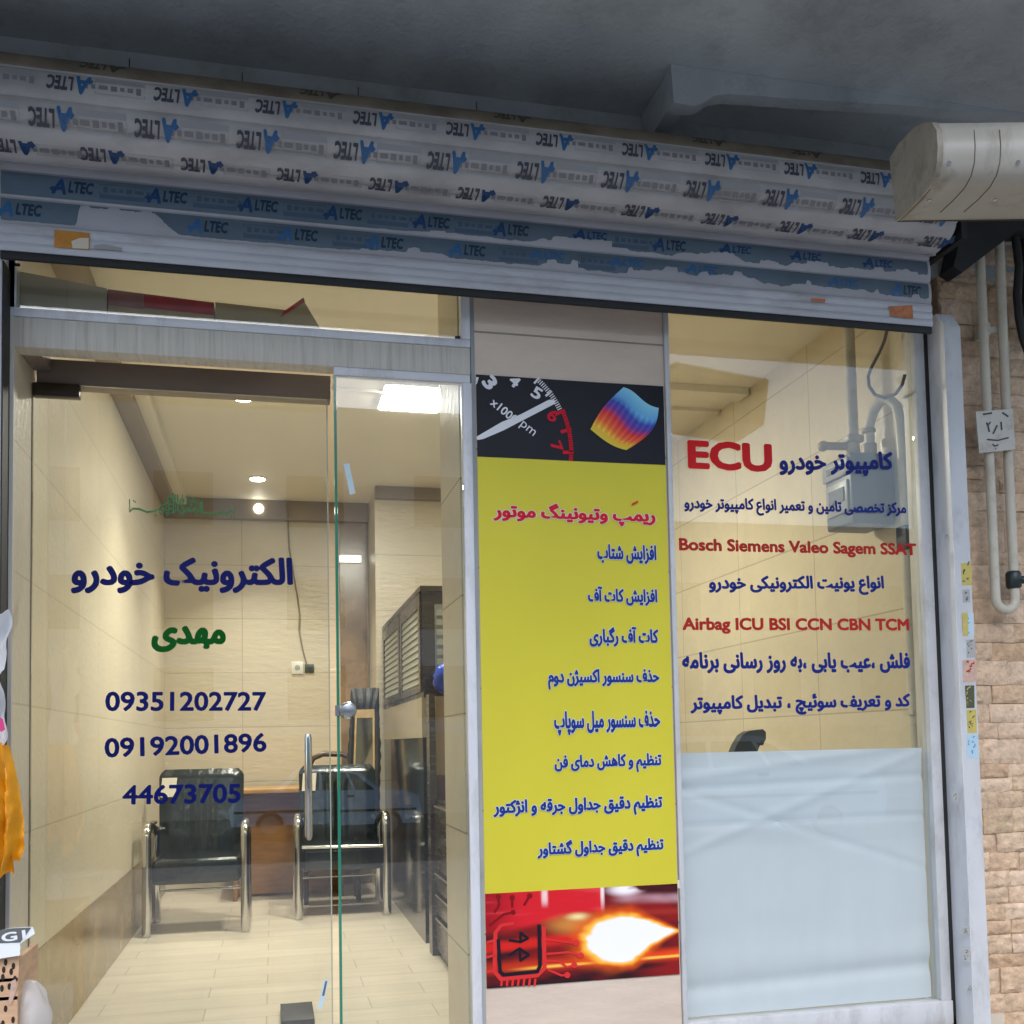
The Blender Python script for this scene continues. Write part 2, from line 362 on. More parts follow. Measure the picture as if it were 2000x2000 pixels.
M['carved'] = mat('carved black frame', (.014, .011, .008), .35, bump=.5, bs=60)
M['mirror'] = mat('mirror glass', (.6, .58, .5), .08, metal=1)
M['pipe'] = mat('cream painted pipe', (.50, .47, .385), .4, var=.08, vs=8, dirt=.4, ds=14, dcol=(.2, .17, .12))
M['meter'] = mat('grey meter casing', (.13, .14, .15), .45, var=.08)
M['meter_l'] = mat('pale meter panel', (.30, .305, .30), .4)
M['brass'] = mat('dull cream brass', (.33, .28, .19), .5, metal=.2)
M['plate'] = mat('off white plate', (.52, .51, .46), .5, var=.08, vs=12, dirt=.6, ds=12, dcol=(.18, .15, .12))
M['marker'] = mat('marker ink', (.05, .055, .07), .6)
M['valve'] = mat('dark green valve paint', (.008, .02, .02), .4, var=.3)
M['cable'] = mat('black cable', (.012, .012, .012), .5)
M['cable_g'] = mat('grey brown cable', (.24, .2, .14), .5)
M['switch'] = mat('white plastic', (.7, .68, .62), .35)
M['dkgreen'] = mat('dark socket', (.05, .06, .03), .4)
M['housing'] = mat('cream enamelled sheet', (.44, .42, .365), .35, var=.12, vs=4, dirt=.85, ds=7, dcol=(.17, .13, .085), stretch=(1, 1, .35), bump=.15, bs=6)
M['carton_grey'] = mat('grey brown carton', (.47, .385, .30), .7, var=.06)
M['carton_tan'] = mat('tan carton', (.46, .335, .2), .7, var=.06)
M['carton_red'] = mat('faded red print', (.45, .04, .055), .6, var=.2, vs=14)
M['carton_pink'] = mat('pink print', (.36, .13, .13), .6, var=.15, vs=14)
M['bag_orange'] = mat('orange plastic bag', (.84, .37, .012), .3, var=.22, vs=9, bump=.6, bs=14, trans=.25)
M['bag_white'] = mat('white plastic bag', (.66, .68, .72), .35, bump=.3, bs=14, trans=.2)
M['pink'] = mat('pink print', (.6, .04, .2), .4)
M['card'] = mat('white card', (.72, .76, .8), .5)
M['card_dark'] = mat('dark grey print', (.10, .11, .11), .5)
M['crate'] = mat('peach wooden crate', (.52, .33, .20), .7, var=.15, vs=10, stretch=(1, 1, 5))
M['hole'] = mat('dark hole', (.02, .015, .01), .9)
M['bag_blue'] = mat('blue plastic', (.015, .045, .33), .3)
M['tape'] = mat('pale blue tape', (.45, .58, .64), .5)
M['tape_dark'] = mat('grey tape mark', (.08, .1, .13), .5)
M['mat_dark'] = mat('dark grey box', (.025, .025, .03), .5)
M['yellow'] = mat('yellow sticker', (.48, .40, .10), .5, var=.1, vs=40)
M['orange'] = mat('orange sticker', (.55, .23, .03), .5, var=.15, vs=30)
M['orange_red'] = mat('worn orange sticker', (.52, .18, .07), .5, var=.25, vs=40)
M['st_grey'] = mat('grey stamp', (.35, .36, .35), .6)
M['st_pink'] = mat('peach sticker', (.5, .34, .27), .6, var=.15, vs=50)
M['st_dark'] = mat('dark olive sticker', (.06, .07, .03), .6)
M['st_blue'] = mat('light blue sticker', (.40, .54, .64), .5)
M['st_ink'] = mat('sticker ink', (.03, .03, .03), .6)
M['st_cyan'] = mat('cyan ink', (.03, .35, .6), .6)
M['asphalt'] = mat('asphalt', (.05, .05, .052), .85, var=.15, vs=8, bump=.4, bs=120)
M['paving'] = tile_mat('grey paving', 0, 1, .4, .4, (.24, .238, .23), (.22, .217, .21), (.13, .13, .13), rough=.7, bump=.2)
M['car'] = mat('silver blue car paint', (.62, .72, .84), .3, metal=.0, coat=.6)
M['carglass'] = mat('dark car glass', (.015, .018, .02), .05)
M['tyre'] = mat('tyre rubber', (.02, .02, .02), .8)
M['render_w'] = mat('white building render', (.52, .52, .51), .8, var=.05)
M['render_t'] = mat('tan stone facing', (.45, .38, .29), .8, var=.1)

# ================================================================== SETTING
def ms(name, mb, mats, label, cat, kind=None): return tag(obj(name, mb, mats), label, cat, kind=kind)
b = MB().box(-60, 60, -60, -9, -1.0, -.77); ms('road', b, M['asphalt'], 'dark asphalt road in front of the shop', 'road', 'structure')
b = MB().box(-60, 60, -9, -.02, -.98, -.33); ms('pavement', b, M['paving'], 'grey paved pavement along the shop front', 'pavement', 'structure')
b = MB().box(-.15, 3.6, 0, 4.95, -.4, 0); ms('floor', b, M['floor'], 'cream plank tiled shop floor', 'floor', 'structure')

# interior walls ----------------------------------------------------
t = thing('interior_wall', 'long beige tiled wall inside the shop, left of the two black armchairs', 'wall')
obj('tiled_face', MB().box(-.2, 0, .005, 4.98, 0, 3.3), M['tile_left'], t)
obj('marble_base', MB().box(0, .004, .02, 4.77, .002, .4), M['marble2'], t)
t = thing('interior_wall', 'beige relief tiled wall at the far end of the shop behind the armchairs', 'wall')
obj('tiled_face', MB().box(0, 3.42, 4.78, 4.98, 0, 3.3), M['tile_back'], t)
t = thing('marble_strip', 'brown polished marble strip on the far wall beside the tall mirror frame', 'wall panel')
obj('marble_face', MB().box(1.345, 1.56, 4.745, 4.78, .0, 2.9), M['marble'], t)
t = thing('interior_wall', 'tiled wall block jutting out behind the dark display cabinet', 'wall')
obj('tiled_face', MB().box(1.575, 3.42, 4.19, 4.77, 0, 3.05), M['tile_back'], t)
t = thing('interior_wall', 'cream tiled side wall behind the gas meter, seen through the lettered window', 'wall')
obj('tiled_face', MB().box(3.42, 3.52, .09, 4.98, 0, 3.3), M['tile_right'], t)
b = MB().box(0, 3.42, .03, 4.78, 3.05, 3.3); b.box(.0, .17, .42, 4.77, 2.946, 3.049, 1)
b.box(.17, 3.41, 1.55, 1.66, 3.0, 3.049, 0)
t = thing('ceiling', 'warm cream shop ceiling with a cove along the left wall', 'ceiling')
obj('ceiling_panel', MB().box(0, 3.42, .10, 4.78, 3.05, 3.3), M['ceil'], t)
obj('cove', MB().box(.0, .10, .10, 4.77, 2.946, 3.049), M['ceil_dark'], t, label='brown cove along the ceiling edge')  # cove in the same brown as the beams
obj('cove_trim', MB().box(.10, .17, 1.2, 4.77, 2.99, 3.049), M['ceil'], t)
obj('ceiling_step', MB().box(.17, 3.41, 1.62, 1.75, 3.01, 3.049), M['ceil'], t)
obj('ceiling_step', MB().box(.17, 3.41, 2.0, 2.04, 3.03, 3.049), M['ceil'], t)
t = thing('ceiling_beam', 'brown beam under the ceiling along the far wall', 'beam')
obj('beam_face', MB().box(0, 1.57, 4.70, 4.78, 2.897, 3.049), M['ceil_dark'], t)
t = thing('ceiling_beam', 'dark brown beam under the ceiling above the display cabinet', 'beam')
obj('beam_face', MB().box(1.575, 2.3, 4.12, 4.19, 2.96, 3.049), M['ceil_dark'], t)

# concrete canopy, lintel, bracket -----------------------------------
b = MB().box(-4, 7, -2.2, .35, 3.465, 3.75); tag(obj('concrete_canopy', b, M['concrete']), 'dark grey concrete canopy soffit over the rolled shutter', 'canopy')
b = MB().box(-4, 7, 0, .09, 3.36, 3.464)
for x in (.35, .72, 1.12, 1.55): b.box(x, x+.003, -.002, 0, 3.40, 3.44, 1)
b.box(-4, 7, .02, .09, 2.96, 3.36, 2)
tag(obj('lintel', b, [M['lintel'], M['black'], M['lintel']]), 'grey green rendered lintel band above the shutter roll', 'lintel')
prof = [(2.185, 3.464), (2.193, 3.325), (2.27, 3.322), (2.30, 3.335), (2.345, 3.368), (2.40, 3.383), (2.74, 3.404), (3.2, 3.435), (3.63, 3.455), (5.5, 3.455), (5.5, 3.464)]
b = MB().prism([(x, -.31, z) for x, z in prof], (0, .06, 0))
prof2 = [(x+.0, z+.012) for x, z in prof[1:-1]]
b.box(2.19, 2.25, -.249, 0, 3.33, 3.464)
tag(obj('concrete_beam', b, M['concrete']), 'light grey concrete beam with a curved notch under the canopy', 'beam')

# ================================================================== PILLAR + BANNER
PX0, PX1 = 1.516, 2.252
b = MB().box(PX0+.012, PX1, 0, .069, -.35, 3.0)
t = thing('tiled_pillar', 'stone tiled pillar between the glass door and the lettered window', 'pillar')
obj('tile_face', b, M['tile_pillar'], t)
b = MB().box(PX0-.002, PX0+.012, .002, .069, -.35, 3.0)
obj('edge_trim', b, M['lintel'], t)

obj('inner_pier', MB().box(1.479, 2.2, .07, .5, 0, 3.04), tile_mat('glazed pier tile', 1, 2, .84, .4275, WALLC, WALLC2, (.3, .25, .18), ou=.02, ov=.35, rough=.4, bump=.25, bs=18, var=.06), t)
t = thing('banner', 'tall yellow vinyl banner with blue Persian lines stuck to the pillar', 'banner', (1.89, 0, .25))
BX0, BX1 = 1.530, 2.246
ZB = (.246, .572, 2.121, 2.421)
def wob(x, z): return -.004-.0025*(1+math.sin(x*9+z*1.3)*math.sin(z*2.1))*.5
def sheet(x0, x1, z0, z1, n=14, k=24): return MB().grid(lambda u, v: (x0+(x1-x0)*u, wob(x0+(x1-x0)*u, z0+(z1-z0)*v), z0+(z1-z0)*v), n, k)
obj('yellow_sheet', sheet(BX0, BX1, ZB[1], ZB[2]), M['b_yellow'], t)
obj('dial_panel', sheet(BX0, BX1, ZB[2], ZB[3], 14, 10), M['b_black'], t, label='black printed panel with a rev counter')
YB = -.0068
lines = [('ریمپ وتیونینگ موتور', 1003, 912, 1877, 1048, d1, 'b_red', .03), ('افزایش شتاب', 1563, 1138, 1882, 1250, d1, 'b_blue', .02),
         ('افزایش کات آف', 1512, 1366, 1887, 1474, d1, 'b_blue', .02), ('کات آف رگباری', 1520, 1583, 1893, 1694, d1, 'b_blue', .02),
         ('حذف سنسور اکسیژن دوم', 1297, 1810, 1898, 1923, d1, 'b_blue', .02), ('حذف سنسور میل سوپاپ', 1330, 238, 1903, 378, d4, 'b_blue', .02),
         ('تنظیم و کاهش دمای فن', 1332, 470, 1910, 585, d4, 'b_blue', .02), ('تنظیم دقیق جداول جرقه و انژکتور', 1003, 697, 1915, 830, d4, 'b_blue', .02),
         ('تنظیم دقیق جداول گشتاور', 1240, 918, 1922, 1052, d4, 'b_blue', .02)]
for s, x0, y0, x1, y1, o, mm, off in lines:
    mb = text_px(MB(), s, o, x0, y0, x1, y1, YB, bold=.042, fa=True, mi=0, halo=(.036, 1), asp=1.35)
    if mm == 'b_red':   # the short stroke above the first word
        q = [cat_(o, a, c, 1, YB-.004) for a, c in ((1748, 922), (1782, 905), (1786, 912), (1752, 930))]
        mb.add(q, [(0, 1, 2, 3)], 0)
    obj('lettering', mb, [M[mm], M['b_halo']], t)
# rev counter print
def bp(x, y, o=d1, dy=0.): return cat_(o, x, y, 1, YB-dy)
mb = MB(); mb.keep = True
mb.add([bp(*q, dy=.0016) for q in ((913, 560), (1050, 480), (1150, 440), (1300, 362), (1328, 358), (1338, 372), (1330, 385), (1200, 452), (1060, 525), (950, 572), (920, 578), (912, 572))], [tuple(range(12))], 0)
cx, cy, rr = 888, 640, 500
def tick(a0, r0, r1, wd, mi):
    a = R(a0); dx, dy = math.cos(a), -math.sin(a); nx, ny = -dy, dx
    mb.add([bp(cx+dx*r+nx*wd*s, cy+dy*r+ny*wd*s) for r, s in ((r0, -1), (r1, -1), (r1, 1), (r0, 1))], [(0, 1, 2, 3)], mi)
for k in range(0, 17):
    a = 47.5-1.35*k; tick(a, 512, 538, 2.6, 0)
for a in (47.6, 37): tick(a, 497, 540, 6, 0)
for k in range(0, 24):
    a = 23.8-1.25*k; tick(a, 524, 546, 4 if k % 2 else 4.6, 1)
for a in (24, 12.5, -.5): tick(a, 490, 548, 9, 1)
def glyph(s, x, y, h, ang, mi, off=.02, ar=1.):
    C_ = bp(x, y); k = (bp(x, y-h/2)-bp(x, y+h/2)).length; ww = k*ar
    put_text(mb, s, C_.x-ww/2, C_.x+ww/2, C_.z-k/2, C_.z+k/2, YB-.0004, bold=off, rot=R(ang), mi=mi)
glyph('3', 985, 268, 82, -50, 0, .05, .75)
for s, x, y in (('4', 1118, 262),): glyph(s, x, y, 62, -40, 0, .04, .85)
glyph('5', 1238, 325, 66, -30, 0, .03, .8); glyph('6', 1322, 447, 66, -25, 1, .03, .8); glyph('7', 1345, 613, 62, -70, 1, .03, .9)
glyph('x1000', 1062, 420, 48, -38, 0, .02, 3.4); glyph('rpm', 1175, 512, 50, -38, 0, .0, 2.4)
mb.add([bp(*q) for q in ((910, 238), (925, 240), (915, 275), (909, 280))], [(0, 1, 2, 3)], 0)
obj('dial_print', mb, [M['b_white'], M['b_red']], t)
# coloured map surface
TL, TR, BL, BR = (1705, 293), (1895, 405), (1527, 520), (1720, 632)
stops = [(0, (.25, .62, .80)), (.22, (.12, .40, .70)), (.36, (.03, .06, .40)), (.5, (.12, .03, .28)), (.62, (.60, .02, .03)), (.78, (.72, .12, .02)), (.9, (.75, .45, .03)), (1, (.70, .55, .05))]
def ramp(st, v):
    for (a, ca), (b_, cb) in zip(st, st[1:]):
        if v <= b_:
            k = max(0, (v-a)/(b_-a)); return tuple(p+(q-p)*k for p, q in zip(ca, cb))
    return st[-1][1]
mb = MB(); cols = []; nu, nv = 26, 40
for j in range(nv+1):
    for i in range(nu+1):
        u, v = i/nu, j/nv
        x = (TL[0]*(1-u)+TR[0]*u)*(1-v)+(BL[0]*(1-u)+BR[0]*u)*v; y = (TL[1]*(1-u)+TR[1]*u)*(1-v)+(BL[1]*(1-u)+BR[1]*u)*v
        bul = math.sin(v*math.pi); x += bul*(-18+66*u) + 14*math.sin(u*math.pi)*(v-.5); y += 22*math.sin(u*math.pi)*v - 10*math.sin(u*2*math.pi)*(1-v) + bul*14*(u-.3)
        mb.v.append(tuple(bp(x, y, dy=.0006)))
        c = ramp(stops, min(1, max(0, v+.07*math.sin(u*5+1)*math.sin(v*3.1))))
        if i % 3 == 0 and .25 < v < .9: c = tuple(min(1, q*1.25+.03) for q in c)
        cols.append(c)
mb.f = [(j*(nu+1)+i, j*(nu+1)+i+1, (j+1)*(nu+1)+i+1, (j+1)*(nu+1)+i) for j in range(nv) for i in range(nu)]; mb.m = [0]*len(mb.f); mb.sm = [False]*len(mb.f); mb.keep = True
obj('map_print', mb, M['print'], t, cols=cols)
# flame picture at the foot of the banner
def noise2(x, y):
    def h(i, j):
        n = math.sin(i*127.1+j*311.7)*43758.5453; return n-math.floor(n)
    i, j = math.floor(x), math.floor(y); fx, fy = x-i, y-j; fx = fx*fx*(3-2*fx); fy = fy*fy*(3-2*fy)
    return (h(i, j)*(1-fx)+h(i+1, j)*fx)*(1-fy)+(h(i, j+1)*(1-fx)+h(i+1, j+1)*fx)*fy
def fbm(x, y): return .5*noise2(x, y)+.3*noise2(x*2.1, y*2.1)+.2*noise2(x*4.3, y*4.3)
def mixc(a, c, k): k = max(0, min(1, k)); return tuple(p+(q-p)*k for p, q in zip(a, c))
def sst(a, b_, x): k = max(0, min(1, (x-a)/(b_-a))); return k*k*(3-2*k)
def picture(u, v):   # u left-right, v top-down
    n = fbm(u*6, v*6); c = (.012, .008, .012)
    c = mixc(c, (.30, .012, .012), sst(.2, .75, fbm(u*3+5, v*5))*.8)
    # red body panel across the upper left
    edge = .40-.10*sst(.0, .55, u)+.02*math.sin(u*9)
    if u < .615: c = mixc(c, mixc(mixc((.30, .008, .015), (.62, .015, .025), sst(.0, .28, u+.1*n)), (.72, .06, .07), sst(.5, .8, fbm(u*3, v*14))), sst(edge+.02, edge-.05, v)*sst(.615, .595, u))
    c = mixc(c, (.85, .6, .6), .9*sst(.022, .008, abs(u-.30))*sst(.2, .1, v)*n*1.4)
    c = mixc(c, (.9, .75, .75), sst(.012, .004, abs(u-.60))*sst(.3, .05, v))
    # bumper, glowing lamp
    d = abs(v-(.58-.12*u)); c = mixc(c, (.70, .02, .015), sst(.09, .02, d)*sst(.62, .4, u)*.8)
    lamp = sst(.17, .03, math.hypot((u-.46)/1.3, (v-.38)*1.1)); c = mixc(c, (.62, .24, .05), lamp*.9)
    c = mixc(c, (.9, .75, .35), sst(.06, .0, math.hypot((u-.47)/1.5, (v-.30)))*.9)
    # streaks lower right
    c = mixc(c, (.80, .06, .01), sst(.10, .0, abs(v-.80+.03*u))*(.35+.65*u))
    c = mixc(c, (.95, .55, .08), sst(.022, .004, abs(v-.825+.03*u))*sst(.08, .3, u))
    c = mixc(c, (.35, .03, .02), sst(.06, .0, abs(v-.30))*sst(.6, .8, u)*.8)
    c = mixc(c, (.55, .35, .4), sst(.08, .0, abs(v-.14-.08*(u-.8)))*sst(.62, .75, u)*n)
    c = mixc(c, (.9, .85, .9), sst(.10, .02, math.hypot((u-.72)/1.3, v-.03))*sst(.45, .6, n))
    # flame
    fx, fy = u-.70, v-.55
    r = math.hypot(fx/(.19 if fx < 0 else .30), (fy+.10*fx)/(.24 if fx < .05 else .24*max(.12, 1-(fx-.05)/.28)))
    r += (n-.45)*.55
    c = mixc(c, (.75, .10, .01), sst(1.75, 1.05, r)); c = mixc(c, (.95, .55, .06), sst(1.3, 1.0, r)); c = mixc(c, (.86, .87, .92), sst(1.05, .92, r))
    return c
ctl = ((946.7, 1745), (1300, 1726), (951.5, 1930), (1325, 1900))
mb = MB(); cols = []; nu, nv = 150, 76
for j in range(nv+1):
    for i in range(nu+1):
        u, v = i/nu, j/nv; x = BX0+(BX1-BX0)*u; z = ZB[1]+(ZB[0]-ZB[1])*v
        mb.v.append((x, wob(x, z), z)); cols.append(picture(u, v))
mb.f = [(j*(nu+1)+i, j*(nu+1)+i+1, (j+1)*(nu+1)+i+1, (j+1)*(nu+1)+i) for j in range(nv) for i in range(nu)]; mb.m = [0]*len(mb.f); mb.sm = [False]*len(mb.f); mb.keep = True
obj('flame_picture', mb, M['print'], t, cols=cols, label='printed picture of a red car tail and a white flame')
mb = MB(); mb.keep = True
def ln(pts, wd, mi=0, dy=.0006):
    for (xa, ya), (xb, yb) in zip(pts, pts[1:]):
        L_ = math.hypot(xb-xa, yb-ya); nx, ny = -(yb-ya)/L_*wd, (xb-xa)/L_*wd; ex, ey = (xb-xa)/L_*wd*.5, (yb-ya)/L_*wd*.5
        ln.k += 1; q = dy+.00004*(ln.k % 20)
        mb.add([bp(xa+nx-ex, ya+ny-ey, d4, q), bp(xb+nx+ex, yb+ny+ey, d4, q), bp(xb-nx+ex, yb-ny+ey, d4, q), bp(xa-nx-ex, ya-ny-ey, d4, q)], [(0, 1, 2, 3)], mi)
ln.k = 0
def dot(x, y, r, mi=0): mb.add([bp(x+r*math.cos(a*.5236), y+r*math.sin(a*.5236), d4, .0016) for a in range(12)], [tuple(range(12))], mi)
ln([(1015, 1440), (1010, 1650), (1045, 1690), (1240, 1670), (1280, 1630), (1275, 1410)], 11)
ln([(1015, 1440), (1045, 1400), (1110, 1390)], 9)
ln([(1030, 1480), (1040, 1650), (1060, 1668), (1240, 1650), (1255, 1620), (1250, 1400)], 10, 1)
for x in (1050, 1080, 1110, 1140, 1170, 1200, 1230): ln([(x, 1690), (x-4, 1725)], 6)
for y in (1480, 1560, 1640): ln([(970, y+12), (1012, y)], 7)
for p in ([(1285, 1475), (1400, 1490), (1450, 1495)], [(1285, 1555), (1410, 1545), (1475, 1563)], [(1285, 1590), (1360, 1595), (1400, 1625), (1440, 1615)], [(1300, 1640), (1370, 1670), (1402, 1668)]):
    ln(p, 6); dot(*p[-1], 17)
for p in ([(1010, 1330), (1035, 1290), (1030, 1245)], [(1105, 1300), (1105, 1250)], [(1170, 1290), (1200, 1240)], [(985, 1400), (1060, 1340), (1110, 1330)]): ln(p, 6, 2); dot(*p[-1], 14, 2)
ln([(1090, 1480), (1150, 1490), (1190, 1470), (1150, 1440), (1150, 1490)], 7, 1); ln([(1090, 1560), (1145, 1525), (1195, 1560), (1150, 1590), (1145, 1525)], 7, 1)
obj('circuit_print', mb, [mat('circuit red ink', (.62, .03, .03), .35, spec=.2), M['b_black'], mat('dark red ink', (.20, .006, .01), .35, spec=.2)], t)
obj('white_tab', MB().box(2.246, 2.258, -.009, -.004, .555, .585), M['paperlabel'], t)

# ================================================================== ENTRANCE: transom, header, panes
t = thing('transom_window', 'aluminium framed transom window with a grey beige header, above the glass entrance', 'window', (0, 0, 2.4))
obj('header_beam', MB().box(-.02, PX0-.006, -.01, .07, 2.416, 2.515, bev=.003), M['beam'], t)
b = MB().box(-.02, PX0-.006, -.014, .03, 2.5155, 2.545, bev=.003)
b.box(-.02, .002, -.012, .03, 2.5455, 2.955); b.box(1.478, PX0-.006, -.012, .03, 2.5455, 2.955)
obj('frame', b, M['alu'], t)
obj('pane', MB().box(.003, 1.477, .008, .016, 2.546, 2.955), M['glass'], t)
b = MB().box(.0, .016, -.0125, -.0105, 2.682, 2.692); b.box(1.458, 1.476, .000, .007, 2.55, 2.56)
obj('clip', b, M['black'], t)
t = thing('cardboard_box', 'grey brown carton lying behind the transom glass at the far left', 'box', (.13, .15, 2.516))
b = MB().prism([(-.0, .06, 2.517), (.272, .06, 2.517), (.272, .06, 2.662), (.14, .06, 2.68), (.0, .06, 2.697)], (0, .22, 0)); obj('carton', b, M['carton_grey'], t)
obj('tape_seam', MB().box(.145, .148, .0585, .06, 2.52, 2.675), M['carton_tan'], t)
t = thing('cardboard_box', 'faded red and pink carton behind the transom glass between two plain ones', 'box', (.45, .15, 2.516))
b = MB().prism([(.276, .06, 2.517), (.622, .06, 2.517), (.622, .06, 2.641), (.276, .06, 2.660)], (0, .22, 0)); obj('carton', b, M['carton_tan'], t)
b = MB().prism([(.276, .058, 2.605), (.39, .058, 2.60), (.39, .058, 2.652), (.276, .058, 2.658)], (0, .0015, 0)); obj('pink_print', b, M['carton_pink'], t)
b = MB().prism([(.391, .058, 2.604), (.621, .058, 2.596), (.621, .058, 2.639), (.391, .058, 2.651)], (0, .0015, 0)); obj('red_print', b, M['carton_red'], t)
t = thing('cardboard_box', 'open tan carton with a red edged flap behind the transom glass', 'box', (.75, .15, 2.516))
b = MB().prism([(.626, .06, 2.517), (.88, .06, 2.517), (.88, .06, 2.633), (.626, .06, 2.643)], (0, .22, 0)); obj('carton', b, M['carton_tan'], t)
b = MB().prism([(.852, .05, 2.60), (.925, .05, 2.672), (.99, .05, 2.56), (.99, .05, 2.53), (.86, .05, 2.53)], (0, .004, 0)); obj('flap', b, M['carton_tan'], t)
b = MB().prism([(.848, .047, 2.602), (.854, .047, 2.62), (.926, .047, 2.678), (.931, .047, 2.664)], (0, .002, 0)); obj('red_edge', b, M['carton_red'], t)

DY = .25
t = thing('glass_door', 'clear glass entrance door with a tall chrome handle and blue phone numbers', 'door', (.5, DY, 0))
b = MB().box(.012, 1.03, DY, DY+.07, 2.385, 2.476, bev=.004); b.box(.003, .06, .072, DY-.001, 2.43, 2.478)
obj('door_head', b, M['beam_brown'], t)
obj('pane', MB().box(.004, 1.012, DY-.005, DY+.005, .008, 2.384), M['glass'], t)
obj('pane_edge', MB().box(1.0125, 1.0165, DY-.006, DY+.006, .008, 2.384), mat('pale glass edge', (.35, .42, .36), .2), t)
obj('pane_edge', MB().box(-.0005, .0035, DY-.008, DY+.006, .008, 2.384), mat('brown glass edge', (.2, .17, .12), .3), t)  # hinge-side pane edge in a darker brown tone
obj('patch_hinge', MB().box(.004, .157, DY-.018, DY+.018, 2.337, 2.3835, bev=.002), mat('dark bronze fitting', (.05, .04, .028), .3, metal=.5), t)
h = MB(); hx, hy = .934, DY-.06
h.tube([(hx, hy, .765), (hx, hy, .78), (hx, hy, 1.125), (hx, hy, 1.142)], .013, 16, rr=[.008, .0135, .0135, .010])
h.cyl((hx, hy, 1.07), (hx, DY-.006, 1.07), .008); h.cyl((hx, hy, .84), (hx, DY-.006, .84), .008)
obj('handle', h, M['chrome'], t)
TYD = DY-.0062
for s, o, x0, y0, x1, y1, mm, kw in (('الکترونیک خودرو', c4, 380, 1208, 1580, 1405, 'v_blue', dict(fa=True, bold=.040, slope=0, asp=1.3)), ('مهدی', c4, 815, 1578, 1218, 1722, 'v_green', dict(fa=True, bold=.050, slope=0, asp=1.2)),
                                     ('09351202727', d3, 567, 140, 1435, 246, 'v_blue', dict(bold=.028, slope=0)), ('09192001896', d3, 563, 362, 1437, 495, 'v_blue', dict(bold=.028, slope=-.0366)),
                                     ('44673705', d3, 660, 636, 1298, 750, 'v_blue', dict(bold=.028, slope=-.015))):
    obj('lettering', text_px(MB(), s, o, x0, y0, x1, y1, TYD, **kw), M[mm], t)
# green calligraphic line: a dense centre with long strokes either side
mb = text_px(MB(), '\ufdfd', c4, 858, 862, 1095, 992, TYD, bold=.012)
mb2 = mb
def cp(x, y): return cat_(c4, x, y, 1, TYD-.003)
def brush(pts, w0, w1):
    for i, ((xa, ya), (xb, yb)) in enumerate(zip(pts, pts[1:])):
        wa = w0+(w1-w0)*math.sin(math.pi*i/(len(pts)-1)); wb = w0+(w1-w0)*math.sin(math.pi*(i+1)/(len(pts)-1))
        mb2.add([cp(xa, ya-wa), cp(xb, yb-wb), cp(xb+2, yb+wb), cp(xa+2, ya+wa)], [(0, 1, 2, 3)])
brush([(1268, 928), (1262, 972), (1240, 955), (1222, 975), (1195, 966), (1150, 976), (1100, 970), (1070, 955)], 2, 6)
brush([(880, 925), (860, 948), (830, 962), (790, 966), (750, 950), (715, 948), (695, 966), (692, 945)], 2, 6)
for x, y0, y1 in ((698, 895, 968), (908, 872, 985), (935, 866, 975), (985, 868, 985), (1052, 880, 985), (1085, 905, 990), (1246, 972, 998), (1262, 974, 994)):
    mb2.add([cp(x-3, y0), cp(x+3, y0+4), cp(x+4, y1), cp(x, y1)], [(0, 1, 2, 3)])
for x, y in ((720, 905), (728, 912), (838, 985), (1232, 935)): mb2.add([cp(x-5, y), cp(x, y-5), cp(x+5, y), cp(x, y+5)], [(0, 1, 2, 3)])
obj('lettering', mb2, mat('thin green vinyl', (.01, .16, .03), .4), t, label='green calligraphic invocation')

t = thing('glass_side_panel', 'fixed glass panel with a green edge and white aluminium frame beside the banner', 'glass panel', (1.27, 0, 0))
GX = 1.031
b = MB().box(GX-.006, PX0-.008, -.012, .025, 2.386, 2.4155, bev=.003); b.box(1.478, PX0-.004, -.015, .03, -.3, 2.386, bev=.003)
obj('frame', b, M['alu'], t)
obj('pane', MB().box(GX+.0035, 1.477, -.004, .006, -.02, 2.385), M['glass'], t)
obj('green_edge', MB().box(GX-.006, GX+.003, -.006, .008, -.02, 2.385), M['glass_edge'], t)
k = MB(); kz = 1.218
k.tube([(GX+.03, -.005, kz), (GX+.03, -.022, kz), (GX+.03, -.034, kz), (GX+.03, -.037, kz)], .028, 24, rr=[.03, .03, .022, .004])
k.box(GX-.012, GX+.03, -.012, -.0065, kz-.018, kz+.018); obj('lock_knob', k, M['chrome2'], t)
def strip(o, pts, Y): return [cat_(o, x, y, 1, Y) for x, y in pts]
b = MB().prism(strip(d1, [(196, 708), (226, 702), (260, 864), (230, 873)], -.0045), (0, -.0004, 0)); obj('tape_strip', b, M['tape'], t)
b = MB().prism(strip(d4, [(90, 1692), (118, 1690), (80, 1850), (56, 1852)], -.0045), (0, -.0004, 0)); b.prism(strip(d4, [(98, 1700), (108, 1700), (92, 1780), (80, 1780)], -.0052), (0, -.0003, 0), 1)
obj('tape_strip', b, [M['tape'], M['tape_dark']], t)

